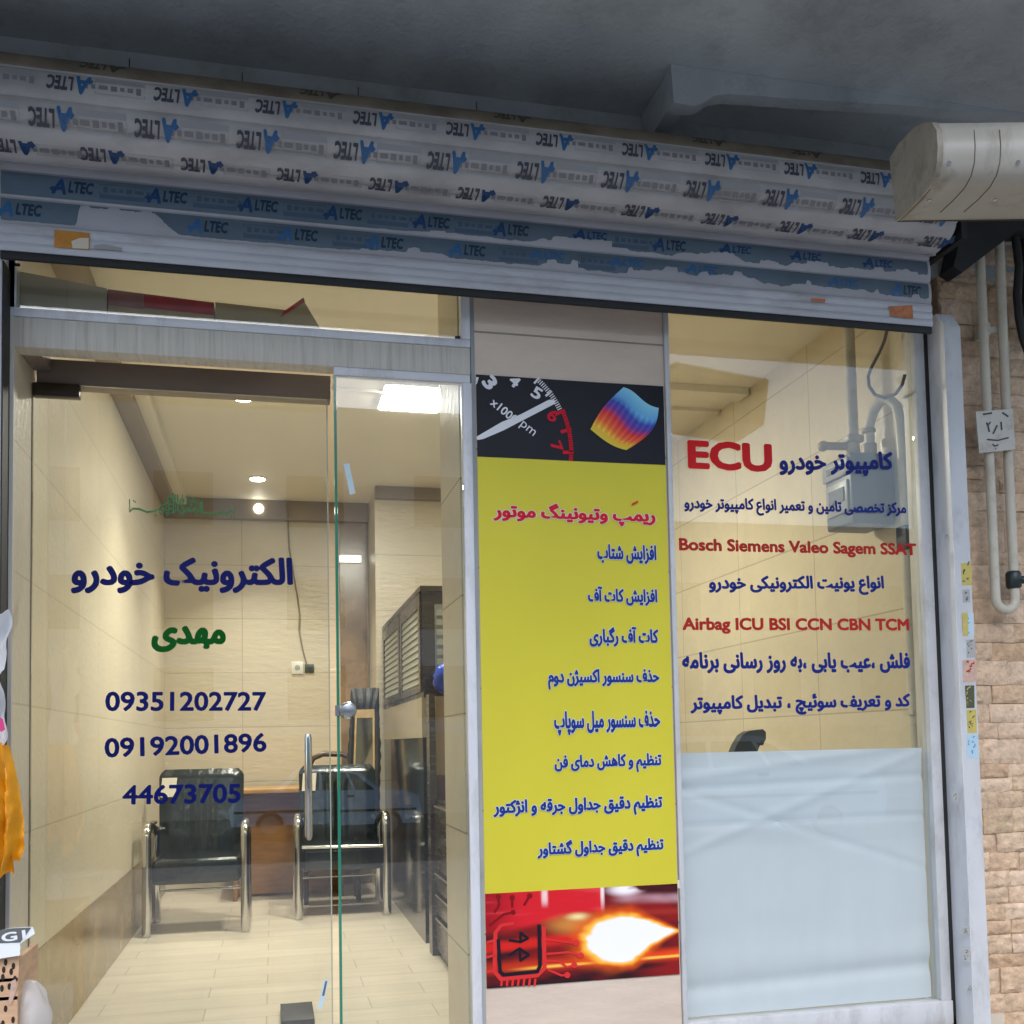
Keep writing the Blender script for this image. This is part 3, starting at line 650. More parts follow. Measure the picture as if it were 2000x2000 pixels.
# ================================================================== DISPLAY WINDOW
WX0, WX1 = 2.272, 3.366
t = thing('display_window', 'tall white framed shop window with red and blue lettering over a white paper sheet', 'window', (2.8, 0, .05))
b = MB().box(PX1+.002, WX0, -.012, .05, .02, 2.955, bev=.002); b.box(3.322, WX1, -.004, .05, .0705, 2.955, bev=.002)
b.box(WX0-.004, 3.366, -.012, .05, -.02, .07, bev=.003)
obj('frame', b, M['alu2'], t)
b = MB().box(3.3665, 3.3855, .0, .05, -.33, 2.955); obj('gasket', b, M['black'], t)
b = MB().box(3.325, 3.42, .0505, .085, -.02, 2.955); obj('jamb', b, M['beam'], t)
WG = .022
obj('pane', MB().box(WX0+.001, 3.3215, WG, WG+.008, .071, 2.955), M['glass_win'], t)
b = MB().box(WX0+.0005, WX0+.004, WG-.004, WG-.0005, .071, 2.955); obj('sealant', b, M['black'], t)
WT = WG-.0012
for s, x0, y0, x1, y1, o, mm, kw in (('ECU', 118, 577, 575, 753, d2, 'v_red', dict(bold=.044)), ('کامپیوتر خودرو', 610, 640, 1228, 775, d2, 'v_blue2', dict(fa=True, bold=.044, slope=0, asp=1.2)),
                                     ('مرکز تخصصی تامین و تعمیر انواع کامپیوتر خودرو', 100, 885, 1297, 1003, d2, 'v_blue2', dict(fa=True, bold=.042, slope=.025, asp=1.2)),
                                     ('Bosch Siemens Valeo Sagem SSAT', 72, 1108, 1352, 1218, d2, 'v_red2', dict(bold=.042, slope=.022)), ('انواع یونیت الکترونیکی خودرو', 232, 1308, 1178, 1415, d2, 'v_blue2', dict(fa=True, bold=.044, slope=0, asp=1.2)),
                                     ('Airbag ICU BSI CCN CBN TCM', 90, 1535, 1313, 1626, d2, 'v_red2', dict(bold=.042, slope=.004)), ('فلش ،عیب یابی ،به روز رسانی برنامه', 88, 1722, 1318, 1836, d2, 'v_blue2', dict(fa=True, bold=.044, slope=0, asp=1.2)),
                                     ('کد و تعریف سوئیچ ، تبدیل کامپیوتر', 132, 145, 1320, 272, d5, 'v_blue2', dict(fa=True, bold=.044, slope=-.013, asp=1.2))):
    obj('lettering', text_px(MB(), s, o, x0, y0, x1, y1, WT, **kw), M[mm], t)
t = thing('paper_sheet', 'creased white paper sheet covering the lower half of the lettered window', 'paper', (2.8, .05, .07))
def pap(u, v):
    x = 2.276+1.04*u; z = .072+.974*v
    y = .052 + .006*(fbm(x*3+2, z*4)-.5)
    for (a0, c0, sl, wd, am) in ((.86, 0, .03, .014, .006), (.90, .0, .12, .02, -.006), (.74, .35, -.35, .016, .004), (.72, 0, .01, .012, .005), (.80, .5, .38, .02, -.005), (.10, 0, .03, .03, .010), (.2, 0, .0, .05, -.004)):
        d = v-(a0+sl*(u-c0)); y += am*math.exp(-(d/wd)**2)
    return (x, max(y, .036), z)
obj('sheet', MB().grid(pap, 90, 90), M['paper'], t)
b = MB().box(3.3165, 3.415, .088, .092, .0, 1.04); obj('folded_edge', b, M['paper'], t)

# ================================================================== ROLLER SHUTTER
t = thing('roller_shutter', 'rolled up aluminium roller shutter with printed film above the shop front', 'shutter', (1.65, -.2, 2.66))
SX0, SX1 = -.62, 3.31
CY, CZ, RD = -.20, 3.10, .153
TH0 = R(180+30.75)         # direction from the axis towards the camera, in the Y-Z plane
PIT = R(37)
def dpt(th, r): return (CY+r*math.cos(th), CZ+r*math.sin(th))
# angle measured upward from the camera direction: th = TH0 - a
def drum_r(a):
    k = ((a-R(14))/PIT) % 1.0
    return RD-.015+.016*math.sin(math.pi*k)**.33
b = MB(); N_ = 200
prof = []
for i in range(N_):
    a = 2*math.pi*i/N_; y, z = dpt(TH0-a, drum_r(a)); prof.append((y, z))
vs = [(x, y, z) for x in (SX0, SX1) for y, z in prof]
b.add(vs, [(i, (i+1) % N_, N_+(i+1) % N_, N_+i) for i in range(N_)], 0, True)
b.add([(SX1, y, z) for y, z in prof], [tuple(range(N_))], 1); b.add([(SX0, y, z) for y, z in prof], [tuple(range(N_))], 1)
obj('roll', b, [M['film_grey'], M['slat']], t)
b = MB()
sp = [(SX1+.004+.0006*(i % 2), *dpt(TH0-i*.16, RD*(.35+.66*i/110))) for i in range(111)]
b.tube(sp, .005, 6); obj('roll_end_coil', b, mat('pale coil edge', (.45, .46, .48), .35), t)
def altec(mb, X, fn, h, flip, mi_a, mi_t, wob_=0.):
    """the printed word: big A, small LTEC. fn(s) maps height along the slat to (Y,Z)"""
    Va, Fa = text2d('A', 0., .22, 2, .09); Vt, Ft = text2d('LTEC', 0., .22, 2, .12)
    def put(V, F, x0, sx, s0, sy, mi, lay, bold):
        for q_, (nx, ny) in enumerate(ring(bold, 5)):
            vs = []
            for x, y, l in V:
                u = x0+(x+nx)*sx; q = s0+(y+ny)*sy
                if flip: u, q = -u, -q
                Y, Z = fn(q, .0012+lay+.00012*(l % 5)+.00002*q_); vs.append((X+u, Y, Z))
            mb.add(vs, F, mi)
    put(Va, Fa, -.068, .060, -h*.72, h*2.0, mi_a, 0, .045)
    put(Vt, Ft, -.021, .0325, -h*.52, h*1.5, mi_t, .0006, .045)
    # notch blob at the foot of the A
    vs = [(-.076, -.30), (-.066, -.62), (-.055, -.35), (-.064, -.05)]
    o = []
    for u, q in vs:
        q *= h
        if flip: u, q = -u, -q
        Y, Z = fn(q, .0020); o.append((X+u, Y, Z))
    mb.add(o, [(0, 1, 2, 3)], mi_a)
def ibox(mb, X, fn, h, flip, mi, mi2, wd=.155):
    def qd(x0, x1, q0, q1, m_, lay):
        o = []
        for u, q in ((x0, q0), (x1, q0), (x1, q1), (x0, q1)):
            if flip: u, q = -u, -q
            Y, Z = fn(q, .0010+lay); o.append((X+u, Y, Z))
        mb.add(o, [(0, 1, 2, 3)], m_)
    qd(-wd/2, wd/2, -h*.75, -h*.35, mi, 0)
    for a in (-wd/2, wd/2-.003): qd(a, a+.003, -h*.35, h*.5, mi, 0)
    qd(-wd/2, wd/2, h*.5, h*.56, mi, 0)
    x = -wd/2+.012
    for k, (ww, hh) in enumerate(((.014, .35), (.016, .22), (.012, .2), (.018, .26), (.026, .2), (.012, .22), (.008, .25))):
        qd(x, x+ww, -h*hh*.6, h*hh, mi2, .0003); x += ww+.009
rows = [('row1', 32.5, [1.0], .040), ]
def drum_fn(a_mid):
    def fn(s, off):
        a = a_mid + s/RD; return dpt(TH0-a, drum_r(a)+off)
    return fn
def row_x(pts, Y, off=0): return [at(px, py, 1, Y).x for px, py in pts]
r1x = row_x([(136, 170), (341, 190), (535, 215), (722, 240), (900, 262), (1072, 281), (1237, 301), (1396, 323), (1548, 340), (1695, 357)], -.31)
r2x = row_x([(92, 228), (299, 255), (498, 277), (688, 300), (869, 321), (1043, 338), (1210, 355), (1371, 377), (1525, 393), (1675, 410), (1832, 430)], -.34)
r3x = row_x([(7, 277), (187, 299), (386, 320), (576, 340), (759, 362), (933, 378), (1101, 395), (1262, 413), (1420, 430), (1568, 445), (1711, 460), (1851, 475)], -.32)
r0x = row_x([(200, 118), (620, 185), (990, 235), (1370, 270), (1560, 315)], -.28)
def pitch(xs): return (xs[-1]-xs[0])/(len(xs)-1)
for xs, adeg, h, ia, it in ((r1x, 33.5, .040, 0, 1), (r2x, -5.5, .046, 0, 1), (r3x, -42.5, .046, 4, 1)):
    p = pitch(xs); mb = MB(); mb.keep = True; fn = drum_fn(R(adeg))
    n = len(xs); full = [xs[0]-p]+list(xs)+([xs[-1]+p] if xs[-1]+p < SX1-.08 else [])
    for X in full:
        altec(mb, X, fn, h, True, ia, it); ibox(mb, X+p/2, fn, h, True, 2, 3, .145) if X+p/2 < SX1-.1 else None
    obj('film_print', mb, [M['ink_blue'], M['ink_navy'], M['film_box'], M['film_box2'], M['ink_dblue']], t)
mb = MB(); mb.keep = True; fn = drum_fn(R(66))
def fnrow(a0, a1, x0, x1, off): 
    n = 10
    for i in range(n):
        q0 = a0+(a1-a0)*i/n; q1 = a0+(a1-a0)*(i+1)/n
        o = [(x, *dpt(TH0-R(q), drum_r(R(q))+off)) for x, q in ((x0, q0), (x1, q0), (x1, q1), (x0, q1))]
        mb.add(o, [(0, 1, 2, 3)], 0)
fnrow(51.5, 86, SX0, SX1, .0008)  # strip over the turned-away slat, its shading put into the film colour
for X in [x for x in r0x]: altec(mb, X, fn, .03, True, 1, 1)
obj('tan_shade_film', mb, [M['film_tan_shade'], mat('faded dark ink', (.05, .042, .03), .6)], t, label='dirty film with painted tan shade at the top of the roll')
# hanging slats
SY = -.12; SX0b = -.018
def slat_prof(z0, z1): return [(SY+.004, z0), (SY-.002, z0+.004), (SY-.007, z0+.02), (SY-.009, (z0+z1)/2), (SY-.007, z1-.02), (SY-.002, z1-.006), (SY+.004, z1-.004), (SY+.004, z1)]
def slat_y(z, z0, z1): k = (z-z0)/(z1-z0); return SY-.001-.008*max(0, math.sin(math.pi*min(1, max(0, k))))**.6
SZ = [2.770, 2.858, 2.946, 3.034]
for k in range(3):
    b = MB(); pr = [(slat_y(SZ[k]+(SZ[k+1]-SZ[k])*i/14, SZ[k], SZ[k+1]), SZ[k]+(SZ[k+1]-SZ[k])*i/14) for i in range(15)]
    vs = [(x, y, z) for x in (SX0b, SX1+.01) for y, z in pr]; b.add(vs, [(i, i+1, 15+i+1, 15+i) for i in range(14)], 0, True)
    b.box(SX0b, SX1+.01, SY+.004, SY+.01, SZ[k]+.001, SZ[k+1]-.001)
    obj('slat', b, M['slat'], t)
# torn blue film on the hanging slats
def film(z0, z1, bottom, holes, xs, ia, it, ia2, bx):
    mb = MB(); mb.keep = True; n = 900
    for i in range(n):
        xa = SX0b+.002+(SX1-SX0b-.004)*i/n; xb = SX0b+.002+(SX1-SX0b-.004)*(i+1)/n
        ba, bb = bottom(xa), bottom(xb); ta, tb = z1-.008, z1-.008
        if any(h0 < xa < h1 for h0, h1 in holes): continue
        if ba > ta-.004: continue
        m_ = 5
        for j in range(m_):
            o = []
            for x, bo, to, q in ((xa, ba, ta, j/m_), (xb, bb, tb, j/m_), (xb, bb, tb, (j+1)/m_), (xa, ba, ta, (j+1)/m_)):
                z = bo+(to-bo)*q; o.append((x, slat_y(z, z0, z1)-.0007, z))
            mb.add(o, [(0, 1, 2, 3)], 0)
    zm = (z0+z1)/2+.002
    fn = lambda s, off: (slat_y(zm+s, z0, z1)-off, zm+s)
    p = pitch(xs)
    for X in xs:
        if any(h0-.05 < X < h1+.04 for h0, h1 in holes): continue
        big = bottom(X) > z0+.026
        altec(mb, X, (lambda s, off: (slat_y(zm+.008+s, z0, z1)-off, zm+.008+s)) if big else fn, .034 if not big else .026, False, 1, 2 if not big else 1)
    for X in xs:
        Xb = X+p/2
        if any(h0-.06 < Xb < h1+.06 for h0, h1 in holes) or bottom(Xb) > z0+.016: continue
        ibox(mb, Xb, fn, .036, False, 3, 3, .14)
    # letters torn with the film: crop what hangs below the tear
    keepf = []
    for f, m_ in zip(mb.f, mb.m):
        c = sum((Vector(mb.v[i]) for i in f), Vector())/len(f)
        keepf.append(m_ == 0 or c.z > bottom(c.x)-.001)
    mb.f, mb.m, mb.sm = [f for f, k in zip(mb.f, keepf) if k], [f for f, k in zip(mb.m, keepf) if k], [f for f, k in zip(mb.sm, keepf) if k]
    return obj('torn_film', mb, [M['film_blue'], M[ia], M[it], M['film_bbox']], t)
r4x = row_x([(147, 375), (331, 393), (509, 413), (674, 427), (846, 448), (1001, 461), (1155, 470), (1309, 487), (1438, 505), (1575, 510), (1715, 527)], SY)
r5x = row_x([(45, 417), (411, 449), (587, 468), (755, 484), (916, 501), (1072, 515), (1226, 522), (1372, 535), (1648, 562), (1770, 570)], SY)
def rag(x, sd): return .5*noise2(x*38, sd)+.3*noise2(x*90, sd+3)+.2*noise2(x*210, sd+7)
def b4(x):
    k = sst(1.0, 1.9, x); n = sst(.38, .62, noise2(x*6.5, 3.1))
    return 2.858+.006+.010*k*rag(x, 1)+k*(.020*n*(.5+.5*rag(x, 5))+.012*sst(.6, .7, noise2(x*21, 9)))
def b5(x):
    k = sst(.8, 1.5, x); k2 = sst(1.9, 2.6, x); n = sst(.35, .6, noise2(x*6+4, 7.7))
    z = 2.770+.006+.006*rag(x, 2)+.008*k*rag(x, 4)+k*(.018*n*(.5+.5*rag(x, 6))+.016*sst(.66, .74, noise2(x*24, 2)))+k2*.020*noise2(x*9, 3)
    g = sst(.21, .235, x+.02*rag(x, 8))*sst(.55, .44, x+.03*rag(x, 3))   # peeled patch
    return z+g*(.060+.012*rag(x, 11))
film(2.858, 2.946, b4, [], r4x, 'ink_dblue', 'ink_teal', 'ink_dblue', 0)
film(2.770, 2.858, b5, [], r5x, 'ink_blue', 'ink_teal', 'ink_dblue', 0)
b = MB(); pr = []
for i in range(25):
    z = 2.681+.087*i/24; pr.append((SY-.006-.004*abs(math.sin(i/24*math.pi*3)), z))
vs = [(x, y, z) for x in (SX0b, SX1+.01) for y, z in pr]; b.add(vs, [(i, i+1, 25+i+1, 25+i) for i in range(24)], 0, True); b.box(SX0b, SX1+.01, SY, SY+.012, 2.681, 2.768)
bar = obj('bottom_bar', b, M['slat_bar'], t)
def stick(par, name, o, pts, Y, mm, lab=None, ink=None):
    b = MB().prism([cat_(o, x, y, 1, Y) for x, y in pts], (0, .0006, 0))
    mats_ = [M[mm]]
    if ink:
        mats_.append(M[ink]); x0, x1 = min(p[0] for p in pts), max(p[0] for p in pts); y0, y1 = min(p[1] for p in pts), max(p[1] for p in pts)
        rnd = random.Random(x0*3+y0)
        for k in range(7):
            xa = x0+(x1-x0)*rnd.uniform(.12, .6); ya = y0+(y1-y0)*rnd.uniform(.1, .85); q = [(xa, ya)]
            for _ in range(3): q.append((q[-1][0]+(x1-x0)*rnd.uniform(-.05, .16), q[-1][1]+(y1-y0)*rnd.uniform(-.09, .09)))
            for (ax, ay), (bx_, by) in zip(q, q[1:]):
                wd = (x1-x0)*.035; b.add([cat_(o, ax-wd, ay-wd, 1, Y-.0008), cat_(o, bx_-wd, by-wd, 1, Y-.0008), cat_(o, bx_+wd, by+wd, 1, Y-.0008), cat_(o, ax+wd, ay+wd, 1, Y-.0008)], [(0, 1, 2, 3)], 1)
    b.keep = True
    return obj(name, b, mats_, par, label=lab)
stick(bar, 'sticker', c1, [(294, 1238), (482, 1255), (484, 1346), (292, 1332)], SY-.0125, 'orange', 'torn orange sticker')
stick(bar, 'sticker', c1, [(385, 1300), (430, 1282), (478, 1283), (478, 1342), (390, 1338)], SY-.0135, 'paperlabel', 'pale torn patch on the orange sticker')
stick(bar, 'sticker_scrap', c1, [(508, 1322), (560, 1316), (655, 1335), (660, 1352), (560, 1345), (505, 1340)], SY-.0125, 'st_grey')
stick(bar, 'sticker', c3, [(1200, 1652), (1330, 1645), (1335, 1718), (1215, 1705)], SY-.0125, 'orange_red', 'worn orange red sticker')
stick(bar, 'sticker_scrap', c3, [(785, 1608), (860, 1612), (860, 1630), (790, 1625)], SY-.0125, 'orange_red')
obj('rubber_seal', MB().box(SX0b, SX1+.01, SY-.004, SY+.010, 2.655, 2.681, bev=.003), M['black'], t)
b = MB().prism([at(px, py, 1, -.10) for px, py in ((1880, 425), (2040, 400), (2040, 448), (1985, 452), (1880, 532), (1862, 520), (1868, 500))], (0, .09, 0))
b.box(3.335, 3.36, -.30, -.01, 2.95, 3.25)
obj('side_bracket', b, M['blackplate'], t)
b = MB().box(-.70, -.64, -.33, -.01, 2.9, 3.28); obj('side_bracket', b, M['blackplate'], t)

# guide rails --------------------------------------------------------
t = thing('guide_rail', 'wide white aluminium shutter guide rail covered with small stickers, beside the stone wall', 'rail', (3.38, -.08, -.3))
b = MB().prism([(3.386, -.104, -.33), (3.386, -.104, 2.70), (3.386, -.06, 2.765), (3.386, -.0, 2.765), (3.386, .0, -.33)], (.073, 0, 0)); obj('rail_cover', b, M['alu'], t)
obj('cover_strip', MB().box(3.388, 3.4595, -.1046, -.104, -.33, 2.70), M['alu2'], t)
FY = -.1052
stick(t, 'sticker', d2, [(1592, 1243), (1648, 1240), (1652, 1360), (1598, 1362)], FY, 'yellow', 'yellow sticker with dark scribbles', 'st_ink')
stick(t, 'sticker', d2, [(1600, 1385), (1640, 1383), (1642, 1452), (1604, 1455)], FY, 'st_grey', 'grey ink stamp', 'st_ink')
stick(t, 'sticker', d2, [(1598, 1510), (1660, 1508), (1664, 1632), (1604, 1634)], FY, 'tape', 'pale sticker with yellow and blue print', 'st_cyan')
stick(t, 'sticker', d2, [(1598, 1510), (1628, 1509), (1632, 1633), (1604, 1634)], FY-.0012, 'yellow', 'yellow half of the pale sticker')
stick(t, 'sticker', d2, [(1620, 1655), (1668, 1652), (1670, 1750), (1624, 1752)], FY, 'st_grey', 'black lettered stamp', 'st_ink')
stick(t, 'sticker', d2, [(1600, 1765), (1676, 1760), (1680, 1880), (1604, 1884)], FY, 'st_pink', 'peach sticker with red print', 'v_red2')
stick(t, 'sticker', d5, [(1614, 108), (1664, 106), (1666, 228), (1622, 230)], FY, 'st_dark', 'dark olive sticker', 'yellow')
stick(t, 'sticker', d5, [(1622, 238), (1674, 236), (1678, 362), (1628, 364)], FY, 'yellow', 'yellow sticker with bold black print', 'st_ink')
stick(t, 'sticker', d5, [(1620, 372), (1684, 368), (1690, 500), (1626, 503)], FY, 'st_blue', 'light blue and white sticker', 'st_cyan')
for o, pts in ((d5, [(1600, 1410), (1640, 1405), (1635, 1450), (1600, 1445)]), (d5, [(1600, 1520), (1645, 1530), (1640, 1600), (1605, 1590)]), (d5, [(1620, 1755), (1640, 1725), (1655, 1750)]), (d5, [(1550, 690), (1578, 680), (1575, 740), (1552, 735)]),
               (d2, [(1500, 1085), (1530, 1095), (1525, 1115), (1505, 1108)]), (d2, [(1580, 735), (1598, 725), (1590, 745)])):
    stick(t, 'ink_smudge', o, pts, FY-.0 if pts[0][0] > 1540 and o == d5 and pts[0][0] != 1550 else -.0995, 'st_grey', None, 'st_ink')
t = thing('guide_rail', 'narrow white shutter guide rail at the left edge of the shop front', 'rail', (-.08, -.08, -.3))
b = MB().box(-.14, -.0165, -.105, -.013, -.33, 2.87, bev=.003); obj('rail_cover', b, M['alu'], t)
b = MB().box(-.016, -.012, -.098, -.0125, -.33, 2.66); obj('brush_strip', b, M['black'], t)
t = thing('door_jamb', 'pale jamb strip between the left guide rail and the tiled wall', 'jamb', (-.01, 0, 0))
obj('jamb_face', MB().box(-.0215, .0, -.012, .0045, -.33, 2.72), M['beam'], t)

# cream housing -------------------------------------------------------
t = thing('metal_housing', 'cream rounded metal housing with rust streaks jutting in front of the shutter roll', 'housing', tuple(at(1760, 420, 1, -.75)))
xc = 1.17
def hp(x, y):
    px, py = crop(c3, x, y); d = FPX*xc/(px-1000); return CAMP + ray(px, py)*(d/FPX)
P0 = [(1217, 855), (1262, 780), (1345, 692), (1390, 668), (1440, 665), (1466, 705), (1472, 790), (1468, 880), (1452, 950), (1420, 1015), (1365, 1080), (1300, 1145), (1250, 1190), (1240, 1080), (1226, 960)]
cap = [hp(*q) for q in P0]
ax = (RT*1.0 + UP*.012).normalized()
b = MB(); n = len(cap)
for i in range(n):
    j = (i+1) % n; q = [cap[i], cap[j], cap[j]+ax*.55, cap[i]+ax*.55]; b.add(q, [(0, 1, 2, 3)], 0, True)
b.add([p+ax*.55 for p in cap], [tuple(range(n))]); obj('casing', b, M['housing'], t)
b = MB().add([p-ax*.004 for p in cap], [tuple(range(n))]); 
for i in range(n):
    j = (i+1) % n; b.add([cap[i]-ax*.004, cap[j]-ax*.004, cap[j]+ax*.012, cap[i]+ax*.012], [(0, 1, 2, 3)], 0)
cc = sum(cap, Vector())/n
b.v = [tuple(cc+(Vector(v)-cc)*1.02) for v in b.v]
obj('end_cap', b, mat('cream end cap', (.36, .325, .27), .45, var=.12, dirt=.8, ds=8, dcol=(.14, .11, .07)), t)
b = MB()
for (i0, i1), s in (((5, 12), .10), ((5, 12), .17)):
    pts = [cap[i]+ax*s+(cap[i]-cc).normalized()*.0008 for i in range(i0, i1)]
    b.tube(pts, .0012, 6)
obj('seam', b, mat('rusty seam', (.12, .09, .06), .7), t)
for i, s_k in ((7, .03), (10, .03), (7, .22), (10, .22)):
    p = cap[i]+ax*s_k; nn = (cap[i]-cc).normalized(); nn = (nn-ax*nn.dot(ax)).normalized(); obj('screw', MB().cyl(p-nn*.002, p+nn*.0025, .006, 12), M['chrome2'], t)
b = MB(); q_ = [cap[i] for i in (9, 10, 11, 12)]; b.tube([p+ax*.004+(p-cc).normalized()*.001 for p in q_], .0022, 6); b.tube([cap[12]+ax*k_+Vector((0, 0, -.002)) for k_ in (.0, .2, .4, .54)], .002, 6); obj('rust_line', b, mat('rust', (.10, .06, .03), .8), t)

# stone wall, pipes ----------------------------------------------------
m, N, L, P = nmat('split travertine')
g = N.new('ShaderNodeNewGeometry'); tc = N.new('ShaderNodeTexCoord')
cr = N.new('ShaderNodeValToRGB'); L.new(g.outputs['Random Per Island'], cr.inputs[0])
e = cr.color_ramp.elements; e[0].position = 0; e[0].color = (.50, .37, .24, 1); e[1].position = 1; e[1].color = (.66, .50, .36, 1)
for p_, c_ in ((.25, (.62, .46, .32, 1)), (.5, (.50, .34, .21, 1)), (.75, (.60, .44, .30, 1))):
    x = e.new(p_); x.color = c_
n1 = N.new('ShaderNodeTexNoise'); n1.inputs['Scale'].default_value = 26; n1.inputs['Detail'].default_value = 9; n1.inputs['Roughness'].default_value = .7; L.new(tc.outputs['Object'], n1.inputs['Vector'])
r1 = N.new('ShaderNodeMapRange'); r1.inputs[1].default_value = .3; r1.inputs[2].default_value = .72; r1.inputs[3].default_value = 1.25; r1.inputs[4].default_value = .66; L.new(n1.outputs[0], r1.inputs[0])
vm = N.new('ShaderNodeVectorMath'); vm.operation = 'SCALE'; L.new(cr.outputs[0], vm.inputs[0]); L.new(r1.outputs[0], vm.inputs['Scale']); L.new(vm.outputs[0], P.inputs['Base Color'])
P.inputs['Roughness'].default_value = .8
bp_ = N.new('ShaderNodeBump'); bp_.inputs['Strength'].default_value = .8; bp_.inputs['Distance'].default_value = .02; n2 = N.new('ShaderNodeTexNoise'); n2.inputs['Scale'].default_value = 30; n2.inputs['Detail'].default_value = 8; L.new(tc.outputs['Object'], n2.inputs['Vector'])
L.new(n2.outputs[0], bp_.inputs['Height']); L.new(bp_.outputs[0], P.inputs['Normal'])
t = thing('stone_wall', 'split travertine brick wall behind the cream gas pipes', 'wall', (3.9, .03, -.35))
obj('mortar_bed', MB().box(3.46, 5.2, .026, .2, -.4, 3.46), mat('tan mortar', (.40, .29, .2), .9, var=.3, vs=20), t)
b = MB(); z = -.35; row = 0; rnd = random.Random(3)
while z < 3.4:
    hh = rnd.choice((.055, .065, .075, .10)); x = 3.462 - rnd.uniform(0, .15)
    while x < 5.2:
        ww = rnd.uniform(.10, .24); x0 = max(x, 3.462); x1 = x+ww-.0008
        if x1-x0 > .02:
            dp = rnd.uniform(.0, .009); nx, nz = 12, 6; sd = rnd.uniform(0, 99); jz = [rnd.uniform(-.006, .006) for _ in range(4)]
            vs = []
            for j in range(nz+1):
                for i in range(nx+1):
                    u, v = i/nx, j/nz; ed = min(u, 1-u, v, 1-v)
                    vs.append((x0+(x1-x0)*u+.004*(noise2(v*4+sd, 1)-.5)*(1 if u in (0, 1) else 0), .03-dp-.017*fbm(sd+u*4*ww/.15, v*4+sd)*(1 if ed > .01 else .25), z+(hh-.0008)*v+(jz[0]*(1-u)+jz[1]*u)*.5*(1-v)+.004*(noise2(u*5+sd, 2)-.5)*(1 if v in (0, 1) else 0)))
            fs = [(j*(nx+1)+i, j*(nx+1)+i+1, (j+1)*(nx+1)+i+1, (j+1)*(nx+1)+i) for j in range(nz) for i in range(nx)]
            b.add(vs, fs, 0, False)
            for (a0, a1) in (((0), (nx)), (nz*(nx+1), nz*(nx+1)+nx)):
                p, q = vs[a0], vs[a1]; 
                k = len(b.v)
            # side skirts
            lo = [vs[i] for i in range(nx+1)]; hi = [vs[nz*(nx+1)+i] for i in range(nx+1)]
            lf = [vs[j*(nx+1)] for j in range(nz+1)]; rg = [vs[j*(nx+1)+nx] for j in range(nz+1)]
            for ed in (lo, hi, lf, rg):
                for p, q in zip(ed, ed[1:]): b.add([p, q, (q[0], .036, q[2]), (p[0], .036, p[2])], [(0, 1, 2, 3)], 0)
        x += ww
    z += hh; row += 1
obj('stone_face', b, m, t)
t = thing('gas_pipe', 'cream gas pipe pair joined in a U at the bottom, on the stone wall', 'pipe', (3.65, -.06, 1.6))
PY = -.055
pl, pr_, zb = 3.604, 3.692, 1.63
b = MB()
path = [(pl, PY, 3.44), (pl, PY, 2.4), (pl, PY, zb)]+arc(((pl+pr_)/2, PY, zb), (pr_-pl)/2, math.pi, 2*math.pi, 12, (X_, Z_))+[(pr_, PY, zb+.02), (pr_, PY, 2.4), (pr_+.01, PY, 3.44)]
b.tube(path, .0185, 16); obj('pipe_run', b, M['pipe'], t)
b = MB(); b.tube([(pr_-.002, PY, 1.672), (pr_-.002, PY, 1.68), (pr_-.002, PY, 1.73), (pr_-.002, PY, 1.74)], .03, 14, rr=[.024, .03, .03, .024]); b.cyl((pr_, PY, 1.706), (pr_+.075, PY-.02, 1.706), .016, 10); b.box(pr_+.05, pr_+.09, PY-.06, PY+.0, 1.695, 1.717, bev=.004)
obj('valve', b, M['valve'], t)
b = MB(); b.box(3.622, 3.70, PY+.012, PY+.03, 2.715, 2.74); b.box(3.62, 3.64, PY-.0, PY+.08, 2.70, 2.75, bev=.004); obj('pipe_clamp', b, M['pipe'], t)
pq = [cat_(d2, x, y, 1, -.083) for x, y in ((1672, 425), (1872, 410), (1886, 628), (1692, 648))]
pb = MB().prism(pq, (0, .006, 0)); plate = obj('marker_plate', pb, M['plate'], t, label='off white plate with handwritten numerals')
mb = MB(); mb.keep = True
def pen(pts, w=5):
    for (xa, ya), (xb, yb) in zip(pts, pts[1:]):
        L_ = math.hypot(xb-xa, yb-ya) or 1; nx, ny = -(yb-ya)/L_*w, (xb-xa)/L_*w; pen.k += 1; Yp = -.0838-.00003*(pen.k % 9)
        mb.add([cat_(d2, xa+nx, ya+ny, 1, Yp), cat_(d2, xb+nx, yb+ny, 1, Yp), cat_(d2, xb-nx, yb-ny, 1, Yp), cat_(d2, xa-nx, ya-ny, 1, Yp)], [(0, 1, 2, 3)])
pen.k = 0
pen([(1808, 480), (1812, 525)]); pen([(1788, 498), (1765, 545)]); pen([(1745, 535), (1738, 500), (1730, 484)]); pen([(1730, 484), (1742, 495), (1752, 480)], 4)
obj('handwriting', mb, M['marker'], plate); mb = MB(); mb.keep = True
pen([(1732, 575), (1790, 580), (1850, 565)], 4); pen([(1710, 440), (1760, 432)], 5); pen([(1815, 430), (1848, 452)], 5); pen([(1762, 600), (1775, 612), (1795, 602)], 4); pen([(1778, 622), (1781, 626)], 4)
obj('handwriting', mb, M['marker'], plate)
t = thing('cable', 'black cable hanging on the stone wall beside the gas pipes', 'cable', tuple(at(1985, 450, 1, -.05)))
b = MB(); b.tube([at(px, py, 1, -.05) for px, py in ((1975, 440), (1984, 470), (1990, 520), (1986, 575), (1990, 620), (1998, 660), (2012, 700))], .016, 10); b.tube([at(px, py, 1, -.02) for px, py in ((1996, 440), (2004, 520), (2000, 600), (2010, 680))], .012, 8)
obj('cable_run', b, M['cable'], t)

